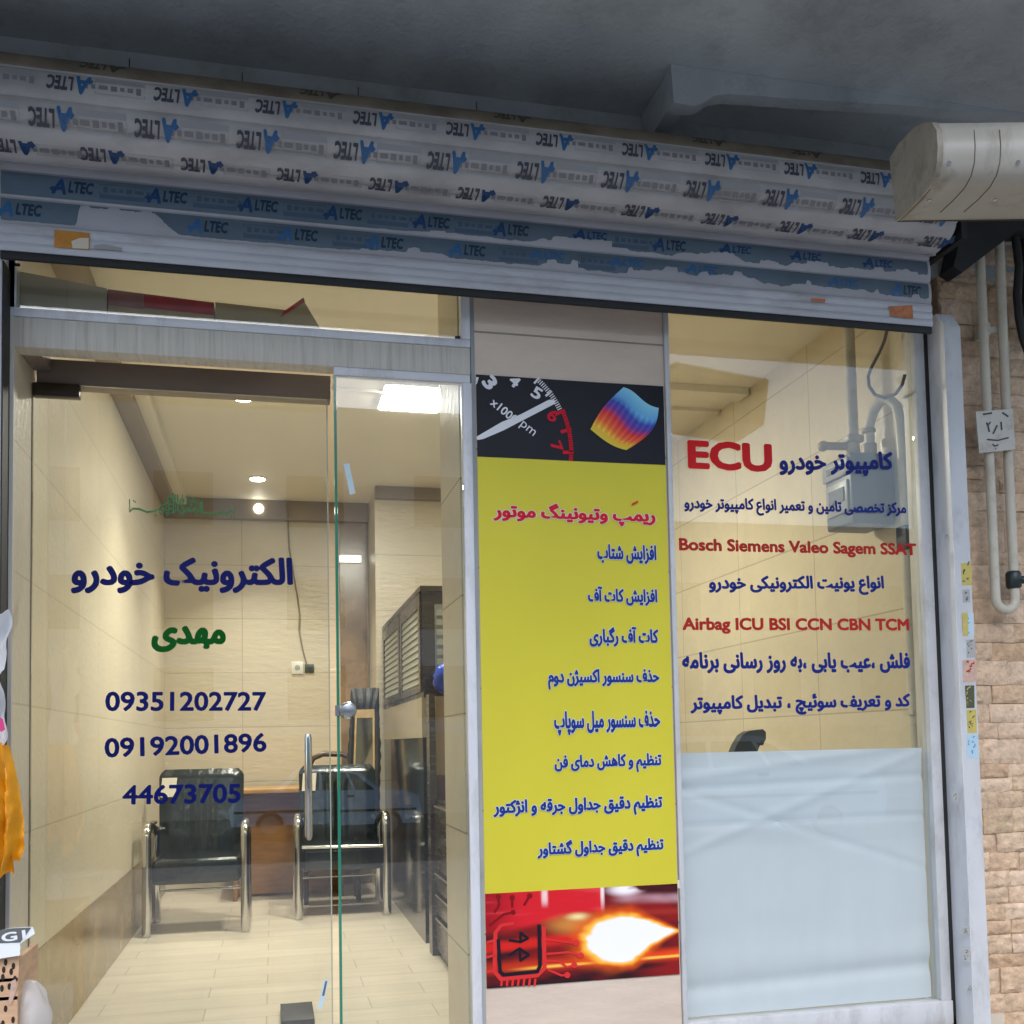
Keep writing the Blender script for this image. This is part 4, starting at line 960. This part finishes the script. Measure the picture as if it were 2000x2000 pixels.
# ================================================================== INSIDE
def chair(loc, label, back_h=.965, w=.56, rz=0):
    t = thing('armchair', label, 'chair', loc, 0, 'black vinyl armchairs')
    x, y, z = loc
    def B(*a, **k): return MB().box(x+a[0], x+a[1], y+a[2], y+a[3], z+a[4], z+a[5], **k)
    hw = w/2
    b = B(-hw+.025, hw-.025, .0, .52, .295, .447, bev=.03, seg=4); obj('seat', b, M['vinyl'], t)
    # padded back, leaning, slightly narrower at the base
    b = MB()
    def bk(u, v, side):
        ww = .263-.012*(1-v); xx = (u-.5)*2*ww; yy = .44+.10*v; zz = .42+(back_h-.42)*v
        cr_ = .06; 
        rim = min(1, min(u, 1-u)*9)*min(1, min(v*3+.4, (1-v)*12)); rib = .004*math.cos(u*2*math.pi*7) if .3 < u < .7 and .1 < v < .8 else 0
        if v > .9: xx *= 1-.14*((v-.9)/.1)**2
        return (x+xx, y+yy+side*(.018+.022*rim+rib*(side < 0)), z+zz)
    b.grid(lambda u, v: bk(u, v, -1), 42, 24); b.grid(lambda u, v: bk(u, v, 1), 42, 24)
    for u in (0, 1):
        for j in range(24): b.add([bk(u, j/24, -1), bk(u, (j+1)/24, -1), bk(u, (j+1)/24, 1), bk(u, j/24, 1)], [(0, 1, 2, 3)], 0, True)
    for v in (0, 1):
        for j in range(42): b.add([bk(j/42, v, -1), bk((j+1)/42, v, -1), bk((j+1)/42, v, 1), bk(j/42, v, 1)], [(0, 1, 2, 3)], 0, True)
    bo = obj('backrest', b, M['vinyl'], t)
    b = MB(); b.prism([(x-.235, y+.44, z+.915), (x-.145, y+.44, z+.915), (x-.155, y+.425, z+.795), (x-.245, y+.425, z+.795)], (0, -.001, 0)); b.prism([(x-.215, y+.439, z+.885), (x-.18, y+.439, z+.885), (x-.19, y+.432, z+.84), (x-.225, y+.432, z+.84)], (0, -.0015, 0), 1)
    b.v = [(a, c-.012, d) for a, c, d in b.v]
    obj('paper_tag', b, [M['paperlabel'], M['card_dark']], bo)
    for s in (-1, 1):
        xx = x+s*hw; r_ = .07
        p = [(xx, y, z+.004), (xx, y, z+.3), (xx, y, z+.57)]+arc((xx, y+r_, z+.57), r_, math.pi, math.pi/2, 8, (Y_, Z_))[1:]+[(xx, y+.2, z+.632), (xx, y+.36, z+.60)]+arc((xx, y+.40, z+.53), r_, math.pi/2, 0, 8, (Y_, Z_))+[(xx, y+.48, z+.3), (xx, y+.53, z+.004)]
        obj('arm_frame', MB().tube(p, .027, 16), M['chrome'], t)
        obj('arm_pad', MB().box(xx-.02, xx+.02, y+.14, y+.40, z+.632, z+.652, bev=.008), M['vinyl'], t)
    for yy, zz, q in ((.04, .325, .012), (.48, .40, .012), (.505, .20, .009)): obj('cross_tube', MB().cyl((x-hw, y+yy, z+zz), (x+hw, y+yy, z+zz), q, 10), M['chrome'], t)
    return t
chair((.365, 2.85, 0), 'black vinyl armchair with chrome arms standing clear of the door handle, by the left wall')
tt = chair((1.245, 3.17, 0), 'black vinyl armchair behind the chrome door handle, partly behind the side panel')
b = MB().cyl((.985, 3.165, .455), (1.50, 3.165, .445), .012, 10); obj('front_trim', b, M['chrome'], tt)
t = thing('desk', 'low brown wooden desk between the two armchairs', 'desk', (.9, 4.3, 0))
obj('desk_top', MB().box(.5, 1.32, 4.08, 4.70, .765, .795, bev=.004), M['woodtop'], t)
obj('front_panel', MB().box(.56, 1.28, 4.30, 4.325, .02, .764), M['wood'], t)
for x in (.53, 1.28): obj('side_panel', MB().box(x, x+.028, 4.115, 4.66, .0, .764), M['wood'], t)
t = thing('wooden_chair', 'dark brown chair with a bent arched back behind the second armchair', 'chair', (1.2, 3.95, 0))
b = MB(); b.tube([(1.03, 3.93, .02), (1.03, 3.93, .7), (1.05, 3.93, .93), (1.09, 3.93, 1.01), (1.16, 3.93, 1.04), (1.30, 3.93, 1.035), (1.36, 3.93, 1.0), (1.39, 3.93, .90), (1.39, 3.93, .7), (1.39, 3.93, .02)], .02, 10)
obj('back_frame', b, M['brownwood'], t)
obj('seat', MB().box(1.0, 1.42, 3.76, 3.96, .40, .44, bev=.012), M['brownwood'], t)
for x in (1.03, 1.39): obj('leg', MB().cyl((x, 3.78, 0), (x, 3.78, .40), .018, 10), M['brownwood'], t)
# mirror frame
t = thing('picture_frame', 'carved black and gold mirror frame leaning beside the dark cabinet', 'frame', (1.46, 4.0, .0))
o_ = [Vector(q) for q in ((1.372, 4.0, 1.50), (1.572, 4.02, 1.505), (1.545, 3.80, .52), (1.315, 3.80, .52))]
ctr = sum(o_, Vector())/4
def inset(k): return [ctr+(p-ctr)*k for p in o_]
def frame_ring(A, B_, dy):
    b = MB(); D = Vector((0, dy, 0))
    for i in range(4):
        j = (i+1) % 4; b.add([A[i], A[j], B_[j], B_[i]], [(0, 1, 2, 3)]); b.add([A[i]+D, A[j]+D, B_[j]+D, B_[i]+D], [(0, 1, 2, 3)])
        b.add([A[i], A[j], A[j]+D, A[i]+D], [(0, 1, 2, 3)]); b.add([B_[i], B_[j], B_[j]+D, B_[i]+D], [(0, 1, 2, 3)])
    return b
b = MB(); NN = 44; outer = []; inner = []; ii = inset(.70)
for i in range(4):
    p, q, p2_, q2_ = o_[i], o_[(i+1) % 4], ii[i], ii[(i+1) % 4]
    for k in range(NN):
        u = k/NN; base = p+(q-p)*u; outer.append(base+(base-ctr).normalized()*(.004+.014*math.sin(u*math.pi*11)**2*noise2(u*9+i, 2)+.008*noise2(u*23, i))); inner.append(p2_+(q2_-p2_)*u)
n_ = len(outer); D = Vector((0, .045, 0)); mid = [(a_*.5+c_*.5)+Vector((0, -.018-.004*math.sin(i*.45), 0)) for i, (a_, c_) in enumerate(zip(outer, inner))]
for i in range(n_):
    j = (i+1) % n_
    for A_, C2 in ((outer, mid), (mid, inner)): b.add([A_[i], A_[j], C2[j], C2[i]], [(0, 1, 2, 3)], 0)
    b.add([outer[i], outer[j], outer[j]+D, outer[i]+D], [(0, 1, 2, 3)]); b.add([inner[i], inner[j], inner[j]+D, inner[i]+D], [(0, 1, 2, 3)]); b.add([outer[i]+D, outer[j]+D, inner[j]+D, inner[i]+D], [(0, 1, 2, 3)])
obj('carved_frame', b, M['carved'], t)
sh = Vector((0, -.004, 0))
obj('gold_liner', frame_ring([p+sh for p in inset(.705)], [p+sh for p in inset(.58)], .03), M['gold'], t)
b = MB().add([p+Vector((0, .01, 0)) for p in inset(.6)], [(0, 1, 2, 3)]); obj('mirror', b, M['mirror'], t)
# cabinet
t = thing('display_cabinet', 'tall dark cabinet with louvred glass doors beside the banner pillar', 'cabinet', (1.8, 3.1, 0))
CX = 1.62
b = MB().box(CX+.012, 1.98, 2.13, 4.18, 1.36, 1.98); b.box(CX, 2.0, 2.125, 4.185, 1.955, 1.985); obj('upper_body', b, M['wenge'], t)
obj('lower_body', MB().box(CX+.006, 1.98, 2.14, 4.18, 0, 1.133), M['gloss'], t)
obj('cream_panel', MB().box(CX+.003, 1.97, 2.15, 4.17, 1.134, 1.359), M['cream'], t)
for y0, y1 in ((2.17, 2.62), (2.66, 3.10), (3.16, 3.62), (3.66, 4.12)):
    pass
for y0, y1 in ((2.17, 3.09), (3.14, 4.14)):
    b = MB().box(CX, CX+.0115, y0, y1, 1.39, 1.43); b.box(CX, CX+.0115, y0, y1, 1.87, 1.95); b.box(CX, CX+.0115, y0, y0+.07, 1.43, 1.87); b.box(CX, CX+.0115, y1-.07, y1, 1.43, 1.87)
    dr = obj('door', b, M['wenge'], t)
    b = MB(); nl = 11
    b.box(CX+.009, CX+.0115, y0+.071, y1-.071, 1.431, 1.869, 1)
    for k in range(nl):
        z = 1.44+.43*k/nl; b.add([(CX+.003, y0+.071, z), (CX+.003, y1-.071, z), (CX+.008, y1-.071, z+.028), (CX+.008, y0+.071, z+.028)], [(0, 1, 2, 3)])
    obj('louvre', b, [M['blind'], M['blind_gap']], dr)
b = MB(); b.box(1.70, 1.97, 2.121, 2.1295, 1.42, 1.88, 1)
for k in range(8): b.box(1.71, 1.965, 2.116, 2.1205, 1.43+.055*k, 1.465+.055*k)
obj('louvre', b, [M['blind'], M['blind_gap']], t)
t = thing('drawer_unit', 'low dark drawer unit with a tan raised back, next to the door side panel', 'cabinet', (1.8, 1.5, 0))
b = MB().box(1.645, 2.05, 1.15, 1.86, .0, .80); obj('body', b, M['wenge'], t)
obj('post', MB().box(1.612, 1.645, 1.80, 1.905, .0, 1.36), M['wenge'], t)
obj('tan_back', MB().box(1.66, 2.05, 1.88, 1.90, .93, 1.352), M['tanpanel'], t)
obj('red_panel', MB().box(1.66, 2.05, 1.87, 1.90, .80, .929), M['redbrown'], t)
for z0, z1 in ((.04, .20), (.225, .32), (.345, .43), (.455, .78)):
    d_ = obj('drawer', MB().box(1.630, 1.6445, 1.16, 1.795, z0, z1, bev=.002), M['wenge'], t)
    obj('drawer_edge', MB().box(1.627, 1.6298, 1.17, 1.79, z1-.012, z1-.002), mat('grey drawer edge', (.22, .18, .13), .3), d_)
t = thing('plastic_bag', 'small crumpled blue bag on top of the drawer unit, half hidden by the pillar', 'bag', (1.74, 1.75, 1.36))
def bag(c, s, sd):
    def fn(u, v):
        a = u*2*math.pi; bb = (v-.5)*math.pi; k = 1+.5*(fbm(u*5+sd, v*5)-.5)*(1 if 0 < u < 1 else 1)
        if u in (0, 1): k = 1
        return (c[0]+s[0]*k*math.cos(a)*math.cos(bb), c[1]+s[1]*k*math.sin(a)*math.cos(bb), c[2]+s[2]*math.sin(bb))
    return fn
obj('bag_body', MB().grid(bag((1.745, 1.86, 1.445), (.10, .06, .09), 3), 24, 16), M['bag_blue'], t)
# lamps, plus glowing shapes added for their reflections
def spot(px, py, zc, label):
    p = at(px, py, 2, zc); t = thing('downlight', label, 'lamp', (p.x, p.y, zc), 0, 'round ceiling downlights')
    obj('rim', MB().tube([(p.x, p.y, zc), (p.x, p.y, zc-.008)], .062, 28), M['switch'], t)
    obj('lens', MB().tube([(p.x, p.y, zc-.009), (p.x, p.y, zc-.013)], .05, 28), emit('downlight lens', (1, .93, .8), 14), t)
    l = bpy.data.lights.new('downlight_lamp', 'AREA'); l.shape = 'DISK'; l.size = .1; l.spread = R(95); l.energy = 15*LAMP; l.color = (1, .94, .82)
    lo = bpy.data.objects.new('downlight_lamp', l); COL.objects.link(lo); lo.location = (0, 0, -.02); lo.parent = t
spot(503, 934, 3.05, 'round white downlight in the ceiling over the armchairs, further from the door')
spot(475, 775, 3.05, 'round white downlight in the ceiling close to the door head')
p = at(505, 993, 1, 4.69); t = thing('beam_glint', 'small white glowing disc added for a lamp reflection on the brown far beam', 'lamp', tuple(p))  # glowing disc added in place of a downlight's reflection in the beam
obj('lens', MB().tube([(p.x, 4.699, p.z), (p.x, 4.690, p.z)], .036, 24), emit('beam glint glow', (1, .93, .8), 8), t)  # disc of the added glint, not a real lamp lens
t = thing('ceiling_light', 'bright square panel light in the ceiling behind the glass side panel', 'lamp', (1.59, 2.09, 3.05))
obj('frame', MB().box(1.41, 1.77, 1.88, 2.30, 3.035, 3.049), M['switch'], t)
obj('diffuser', MB().box(1.425, 1.755, 1.895, 2.285, 3.028, 3.0345), emit('panel light', (1, .95, .86), 30), t)
l = bpy.data.lights.new('panel_lamp', 'AREA'); l.shape = 'SQUARE'; l.size = .38; l.energy = 62*LAMP; l.color = (1, .94, .82)
lo = bpy.data.objects.new('panel_lamp', l); COL.objects.link(lo); lo.location = (0, 0, -.03); lo.parent = t
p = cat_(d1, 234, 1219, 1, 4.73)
t = thing('marble_glint', 'short white glowing bar added for a lamp reflection on the brown marble strip', 'lamp', tuple(p))  # glowing bar added where the polished marble mirrors the panel light
obj('housing', MB().box(p.x-.095, p.x+.09, 4.728, 4.744, p.z-.032, p.z+.032), M['switch'], t)  # backing plate of the added glowing bar, not a real fixture
obj('tube', MB().box(p.x-.085, p.x+.08, 4.712, 4.7275, p.z-.026, p.z+.026, bev=.008), emit('marble glint glow', (1, .97, .92), 1.3), t)
# wall socket, cable
p = cat_(d3, 1603, 12, 1, 4.77); t = thing('wall_socket', 'white round-holed wall socket on the far wall', 'socket', tuple(p))
b = MB().box(p.x-.047, p.x+.047, 4.766, 4.779, p.z-.05, p.z+.05, bev=.004); obj('cover', b, M['switch'], t); obj('insert', MB().cyl((p.x, 4.7655, p.z), (p.x, 4.763, p.z), .022, 20), mat('grey insert', (.35, .34, .3), .4), t)
p2 = cat_(d3, 1668, 15, 1, 4.77); t = thing('wall_switch', 'dark square switch beside the white wall socket', 'switch', tuple(p2))
obj('cover', MB().box(p2.x-.036, p2.x+.036, 4.766, 4.779, p2.z-.034, p2.z+.034, bev=.003), M['dkgreen'], t); obj('rocker', MB().box(p2.x-.012, p2.x+.02, 4.760, 4.7655, p2.z-.016, p2.z+.016), M['mat_dark'], t)
t = thing('wall_cable', 'thin grey cable drooping down the far wall to the dark switch', 'cable', tuple(p2))
b = MB(); b.tube([cat_(c4, x, y, 1, 4.765 if y > 985 else 4.69) for x, y in ((890, 862), (1000, 868), (1120, 880), (1300, 886), (1450, 878), (1515, 880), (1540, 905), (1556, 985))]+[cat_(c4, x, y, 1, 4.765) for x, y in ((1554, 1060), (1560, 1170), (1580, 1280), (1605, 1430), (1616, 1520), (1612, 1600), (1630, 1700), (1655, 1790))], .006, 8)
obj('cable_run', b, M['cable_g'], t)
p = at(580, 1985, 2, 0); t = thing('floor_box', 'small dark box on the floor just inside the glass door', 'box', (.9, .75, 0))
obj('box_body', MB().box(.835, .965, .62, .885, .0, .03, bev=.003), M['mat_dark'], t)
obj('silver_edge', MB().box(.835, .965, .886, .892, .0, .031), M['chrome2'], t)

# gas meter -------------------------------------------------------------
t = thing('gas_meter', 'grey gas meter with cream pipes on the cream tiled side wall', 'gas meter', (3.31, .4, 2.0))
obj('casing', MB().box(3.20, 3.40, .285, .50, 1.995, 2.30, bev=.012, seg=3), M['meter'], t)
b = MB().box(3.188, 3.1985, .30, .50, 2.21, 2.285, bev=.004); b.box(3.19, 3.1985, .31, .48, 2.05, 2.19, bev=.004); obj('dial_panel', b, M['meter_l'], t)
obj('dial_window', MB().box(3.185, 3.1895, .33, .45, 2.10, 2.16), M['mat_dark'], t); obj('dial_window', MB().box(3.184, 3.1878, .34, .46, 2.235, 2.262), M['mat_dark'], t)
b = MB(); b.tube([(3.31, .44, 2.30), (3.31, .44, 2.345), (3.31, .44, 2.40), (3.31, .44, 3.04)], .024, 14, rr=[.03, .03, .025, .024]); b.box(3.27, 3.35, .41, .47, 2.385, 2.42, bev=.01)
obj('inlet_pipe', b, M['pipe'], t)
b = MB().cyl((3.31, .44, 2.37), (3.21, .50, 2.385), .018, 10); b.ball((3.20, .505, 2.385), .024); obj('valve', b, M['brass'], t)
b = MB(); cxx, czz = 3.33, 2.47; 
path = [(3.31, .32, 2.30), (3.31, .315, 2.35), (3.305, .305, 2.42), (3.315, .285, 2.48), (3.33, .25, 2.515), (3.345, .215, 2.51), (3.36, .185, 2.47), (3.365, .175, 2.40), (3.37, .17, 2.2), (3.37, .17, 1.7), (3.375, .165, .9)]
b.tube(path, .022, 14); obj('outlet_pipe', b, M['pipe'], t)
b = MB().cyl((3.31, .32, 2.30), (3.31, .32, 2.345), .032, 12); obj('union_nut', b, M['brass'], t); obj('union_nut', MB().ball((3.305, .31, 2.40), .03, 0, (1, 1, .6)), M['brass'], t)
obj('black_coupling', MB().box(3.34, 3.40, .13, .20, 1.86, 1.96, bev=.006), M['blackplate'], t)
for z in (1.55, 1.18): obj('pipe_clamp', MB().box(3.345, 3.418, .14, .20, z, z+.018), M['pipe'], t)
t = thing('hanging_cable', 'dark cable hanging in a loop inside the window above the gas meter', 'cable', (3.2, .25, 2.8))
b = MB(); b.tube([cat_(d2, x, y, 0, 3.28) for x, y in ((1205, -60), (1180, 40), (1150, 110), (1110, 185), (1092, 235), (1098, 290), (1130, 335), (1185, 352), (1240, 330), (1275, 280), (1290, 225))], .007, 8); obj('cable_run', b, mat('grey cable', (.06, .06, .06), .4), t)
t = thing('office_chair', 'dark office chair top showing above the white paper sheet', 'chair', (2.75, 1.0, 0))
b = MB()
def oc(s): 
    def fn(u, v):
        z = .55+.56*v; x = 2.66+.10*v+(u-.5)*.16*(1 if v < .85 else 1-.5*((v-.85)/.15)**2); y = .95+.12*(u-.5)**2*s-.02*s+.06*v
        return (x, y, z)
    return fn
b.grid(oc(1), 10, 20); b.grid(oc(-1), 10, 20)
q = [cat_(d5, x, y, 1, .9) for x, y in ((362, 480), (385, 425), (415, 375), (450, 352), (525, 343), (541, 358), (541, 395), (525, 430), (520, 398), (490, 480))]
b = MB().prism(q, (0, .06, 0)); obj('backrest_top', b, mat('dark slate plastic', (.02, .03, .038), .4), t)
zq = min(v[2] for v in q)
obj('backrest', MB().box(2.45, 2.55, .905, .955, .5, zq, bev=.01), M['vinyl'], t)
obj('seat', MB().box(2.3, 2.75, .6, 1.05, .42, .5, bev=.03), M['vinyl'], t)
obj('column', MB().cyl((2.52, .82, .02), (2.52, .82, .42), .03), M['chrome2'], t)
b = MB()
for k in range(5): b.tube([(2.52, .82, .10), (2.52+.28*math.cos(k*1.2566), .82+.28*math.sin(k*1.2566), .03)], .02, 8)
obj('star_base', b, M['mat_dark'], t)

# ================================================================== LEFT EDGE GOODS
LY = -.30
def lat(x, y): return at(x, y, 1, LY)
t = thing('hanging_bag', 'folded orange plastic bag hanging at the left edge of the shop front', 'bag', tuple(lat(10, 1720)))
def obag(s, xr, top, bot):
    def fn(u, v):
        px = -60+(60+xr(v))*u; py = top+(bot(u)-top)*v
        P = lat(px, py); n = fbm(u*4+s, v*6); return (P.x, LY+.07*math.sin(u*13+v*2)*(.3+v)*.5+.05*n-.02*s, P.z)
    return fn
b = MB(); b.grid(obag(0, lambda v: 12+28*math.sin(min(1, v*1.2)*1.57)-16*max(0, v-.85)*5, 1455, lambda u: 1700+15*math.sin(u*12)), 40, 40)
b.grid(obag(1.6, lambda v: 4+20*v, 1450, lambda u: 1725-20*math.sin(u*9)), 40, 40)
obj('bag_body', b, M['bag_orange'], t)
t = thing('hanging_bag', 'white plastic bag with pink print hanging above the orange one', 'bag', tuple(lat(2, 1440)))
b = MB(); b.grid(lambda u, v: ((lambda P, n: (P.x, LY+.03*n-.03+.03*math.sin(u*7+v*9), P.z))(lat(-60+(66+4*math.sin(v*21)+10*noise2(v*6, 4)+(8 if v < .5 else -2))*u, 1195+255*v+6*math.sin(u*17)), fbm(u*4, v*7))), 30, 40)
bo = obj('bag_body', b, M['bag_white'], t)
q = [at(px, py, 1, LY-.055) for px, py in ((-8, 1395), (6, 1405), (10, 1425), (2, 1430), (-10, 1415))]; obj('pink_print', MB().prism(q, (0, -.001, 0)), M['pink'], bo)
t = thing('price_card', 'white card with a dark band lettered G1 on the goods at the left edge', 'card', tuple(lat(20, 1870)))
CYY = -.36
def kat(x, y): return cat_(d3, x, y, 1, CYY)
b = MB().prism([kat(-120, 1450), (kat(-120, 1450)), kat(60, 1415), kat(175, 1408), kat(188, 1445), kat(120, 1540), kat(105, 1560), kat(-120, 1600)], (0, .003, 0)); b = MB().prism([kat(-120, 1450), kat(60, 1415), kat(175, 1408), kat(188, 1445), kat(108, 1500), kat(108, 1562), kat(-120, 1600)], (0, .003, 0))
bo = obj('card_sheet', b, M['card'], t)
q = [kat(-120, 1445), kat(60, 1416), kat(170, 1411), kat(110, 1492), kat(-120, 1500)]; q = [Vector(v)+Vector((0, -.0012, 0)) for v in q]; obj('dark_band', MB().prism(q, (0, -.0004, 0)), M['card_dark'], bo)
A, B_ = kat(8, 1480), kat(140, 1425)
mb = MB(); put_text(mb, 'G1', A.x, B_.x, A.z-.003, B_.z-.002, CYY-.0022, bold=.03, rot=R(6)); obj('lettering', mb, M['card'], bo)
t = thing('wooden_crate', 'peach coloured slatted crate with round holes under the price card', 'crate', tuple(lat(10, 2060)))
A = kat(-260, 1590); B_ = kat(105, 1580); C_ = kat(40, 2300)
b = MB(); 
def crs(x0, x1, y0, y1, Y):
    p = cat_(d3, x0, y0, 1, Y); q = cat_(d3, x1, y1, 1, Y); b.box(min(p.x, q.x), max(p.x, q.x), Y, Y+.012, min(p.z, q.z), max(p.z, q.z))
crs(-260, 100, 1590, 1700, -.34); crs(-260, 96, 1706, 1800, -.34); crs(-260, 92, 1806, 2200, -.34)
B3 = cat_(d3, 96, 1700, 1, -.34); b.box(B3.x-.014, B3.x, -.328, -.08, B3.z-.33, B3.z+.06)
bo = obj('slats', b, M['crate'], t)
b = MB()
for x, y in ((20, 1640), (60, 1650), (15, 1680), (10, 1740), (50, 1730), (80, 1690), (30, 1850), (70, 1910), (15, 1930), (72, 1620), (30, 1600)):
    p = cat_(d3, x, y, 1, -.3412); obj('round_hole', MB().prism([(p.x+.005*math.cos(k*.7854), -.3412, p.z+.010*math.sin(k*.7854)) for k in range(8)], (0, .0008, 0)), M['hole'], bo)
q = [cat_(d3, x, y, 1, -.343) for x, y in ((62, 1700), (84, 1690), (92, 1740), (60, 1830), (44, 1820))]; obj('red_mark', MB().prism(q, (0, .0008, 0)), M['st_pink'], bo)
t = thing('plastic_bag', 'translucent crumpled plastic bag beside the wooden crate', 'bag', tuple(lat(60, 2050)))
m, N, L, P = nmat('translucent film'); P.inputs['Base Color'].default_value = (.72, .72, .72, 1); P.inputs['Roughness'].default_value = .18
tr = N.new('ShaderNodeBsdfTransparent'); mx = N.new('ShaderNodeMixShader'); mx.inputs[0].default_value = .5; L.new(P.outputs[0], mx.inputs[1]); L.new(tr.outputs[0], mx.inputs[2]); L.new(mx.outputs[0], N['Material Output'].inputs[0])
c0 = cat_(d3, 165, 1830, 1, -.27)
obj('bag_body', MB().grid(bag((c0.x-.01, -.25, c0.z-.06), (.062, .06, .13), 8), 40, 26), m, t)

# ================================================================== STREET SIDE (seen only as reflections)
def sedan(label, paint, pa, pb, YN, G, zs=1., kind='car'):
    """saloon whose cabin spans the mirrored pixels pa..pb; its near side at Y=YN, the road at G"""
    xa, xb = at(pa, 1550, 1, -YN).x, at(pb, 1550, 1, -YN).x; s_ = (xb-xa)/2.45; o0 = xa-.05*s_; YF = YN-1.62
    t = thing('parked_car', label, kind, (o0+1.3*s_, YN-.8, G))
    def W(x): return o0+x*s_
    def H(z): return G+z*(zs if z > .3 else 1)
    side = [(-.85, .30), (-.92, .62), (-.80, .80), (.05, .92), (.55, 1.36), (.75, 1.41), (1.75, 1.40), (2.0, 1.34), (2.5, .97), (3.15, .92), (3.35, .84), (3.42, .55), (3.38, .30)]
    ins = lambda z: 0 if z < .97 else (z-.97)*.36
    n = len(side); b = MB()
    A = [(W(x), YN-ins(z), H(z)) for x, z in side]; Bv = [(W(x), YF+ins(z), H(z)) for x, z in side]
    b.add(A+Bv, [tuple(range(n)), tuple(range(n, 2*n))[::-1]]+[(i, (i+1) % n, n+(i+1) % n, n+i) for i in range(n)])
    obj('body', b, paint, t)
    def sq(pts, name, mm):
        for yy, sg in ((YN, 1), (YF, -1)):
            obj(name, MB().prism([(W(x), yy-sg*ins(z)+sg*.004, H(z)) for x, z in pts], (0, sg*.004, 0)), mm, t)
    cg = M['carglass']
    sq([(.30, .99), (.66, 1.31), (1.12, 1.33), (1.12, .98)], 'side_window', cg); sq([(1.18, .98), (1.18, 1.33), (1.70, 1.32), (1.86, .98)], 'side_window', cg); sq([(1.92, .98), (1.76, 1.31), (1.94, 1.28), (2.34, .98)], 'side_window', cg)
    sq([(1.72, .84), (1.72, .89), (1.88, .89), (1.88, .84)], 'door_handle', cg); sq([(-.8, .55), (-.8, .60), (3.3, .60), (3.3, .55)], 'side_trim', cg)
    for x in (.0, 2.65):
        for yy, sg in ((YN-.02, 1), (YF+.02, -1)):
            wl = obj('wheel', MB().tube([(W(x), yy-sg*.18, G+.30), (W(x), yy-sg*.02, G+.30), (W(x), yy+sg*.03, G+.30)], .30, 26, rr=[.30, .30, .27]), M['tyre'], t)
            obj('rim', MB().tube([(W(x), yy+sg*.031, G+.30), (W(x), yy+sg*.04, G+.30)], .19, 20), M['chrome2'], wl)
sedan('silver blue saloon car across the street, mirrored faintly in the glass beside the banner', M['car'], 531, 745, -17.0, -.77)
sedan('tall white car across the street, its roof mirrored just above the white paper sheet', mat('white car paint', (.78, .79, .80), .25, coat=.6), 1215, 1600, -14.0, -.77, 1.36)
t = thing('opposite_building', 'pale rendered building across the street, mirrored in the shop window', 'building', (3, -24, -.77))
b = MB().box(-24, 9.2, -28, -24, -.8, 10.2); b.box(9.9, 34, -28, -24, -.8, 7.4); obj('wall', b, M['render_w'], t)
obj('stone_base', MB().box(-24, 34, -23.99, -23.9, -.8, 1.4), M['render_t'], t)
for x in (-9, -5.5, -2.2, 1.2, 4.6, 11.4, 14.5, 18, 21.5):
    for z in (2.0, 4.4, 7.2):
        if x > 9 and z > 6: continue
        wf = obj('window', MB().box(x, x+1.5, -23.99, -23.95, z-.2, z+1.2), M['carglass'], t)
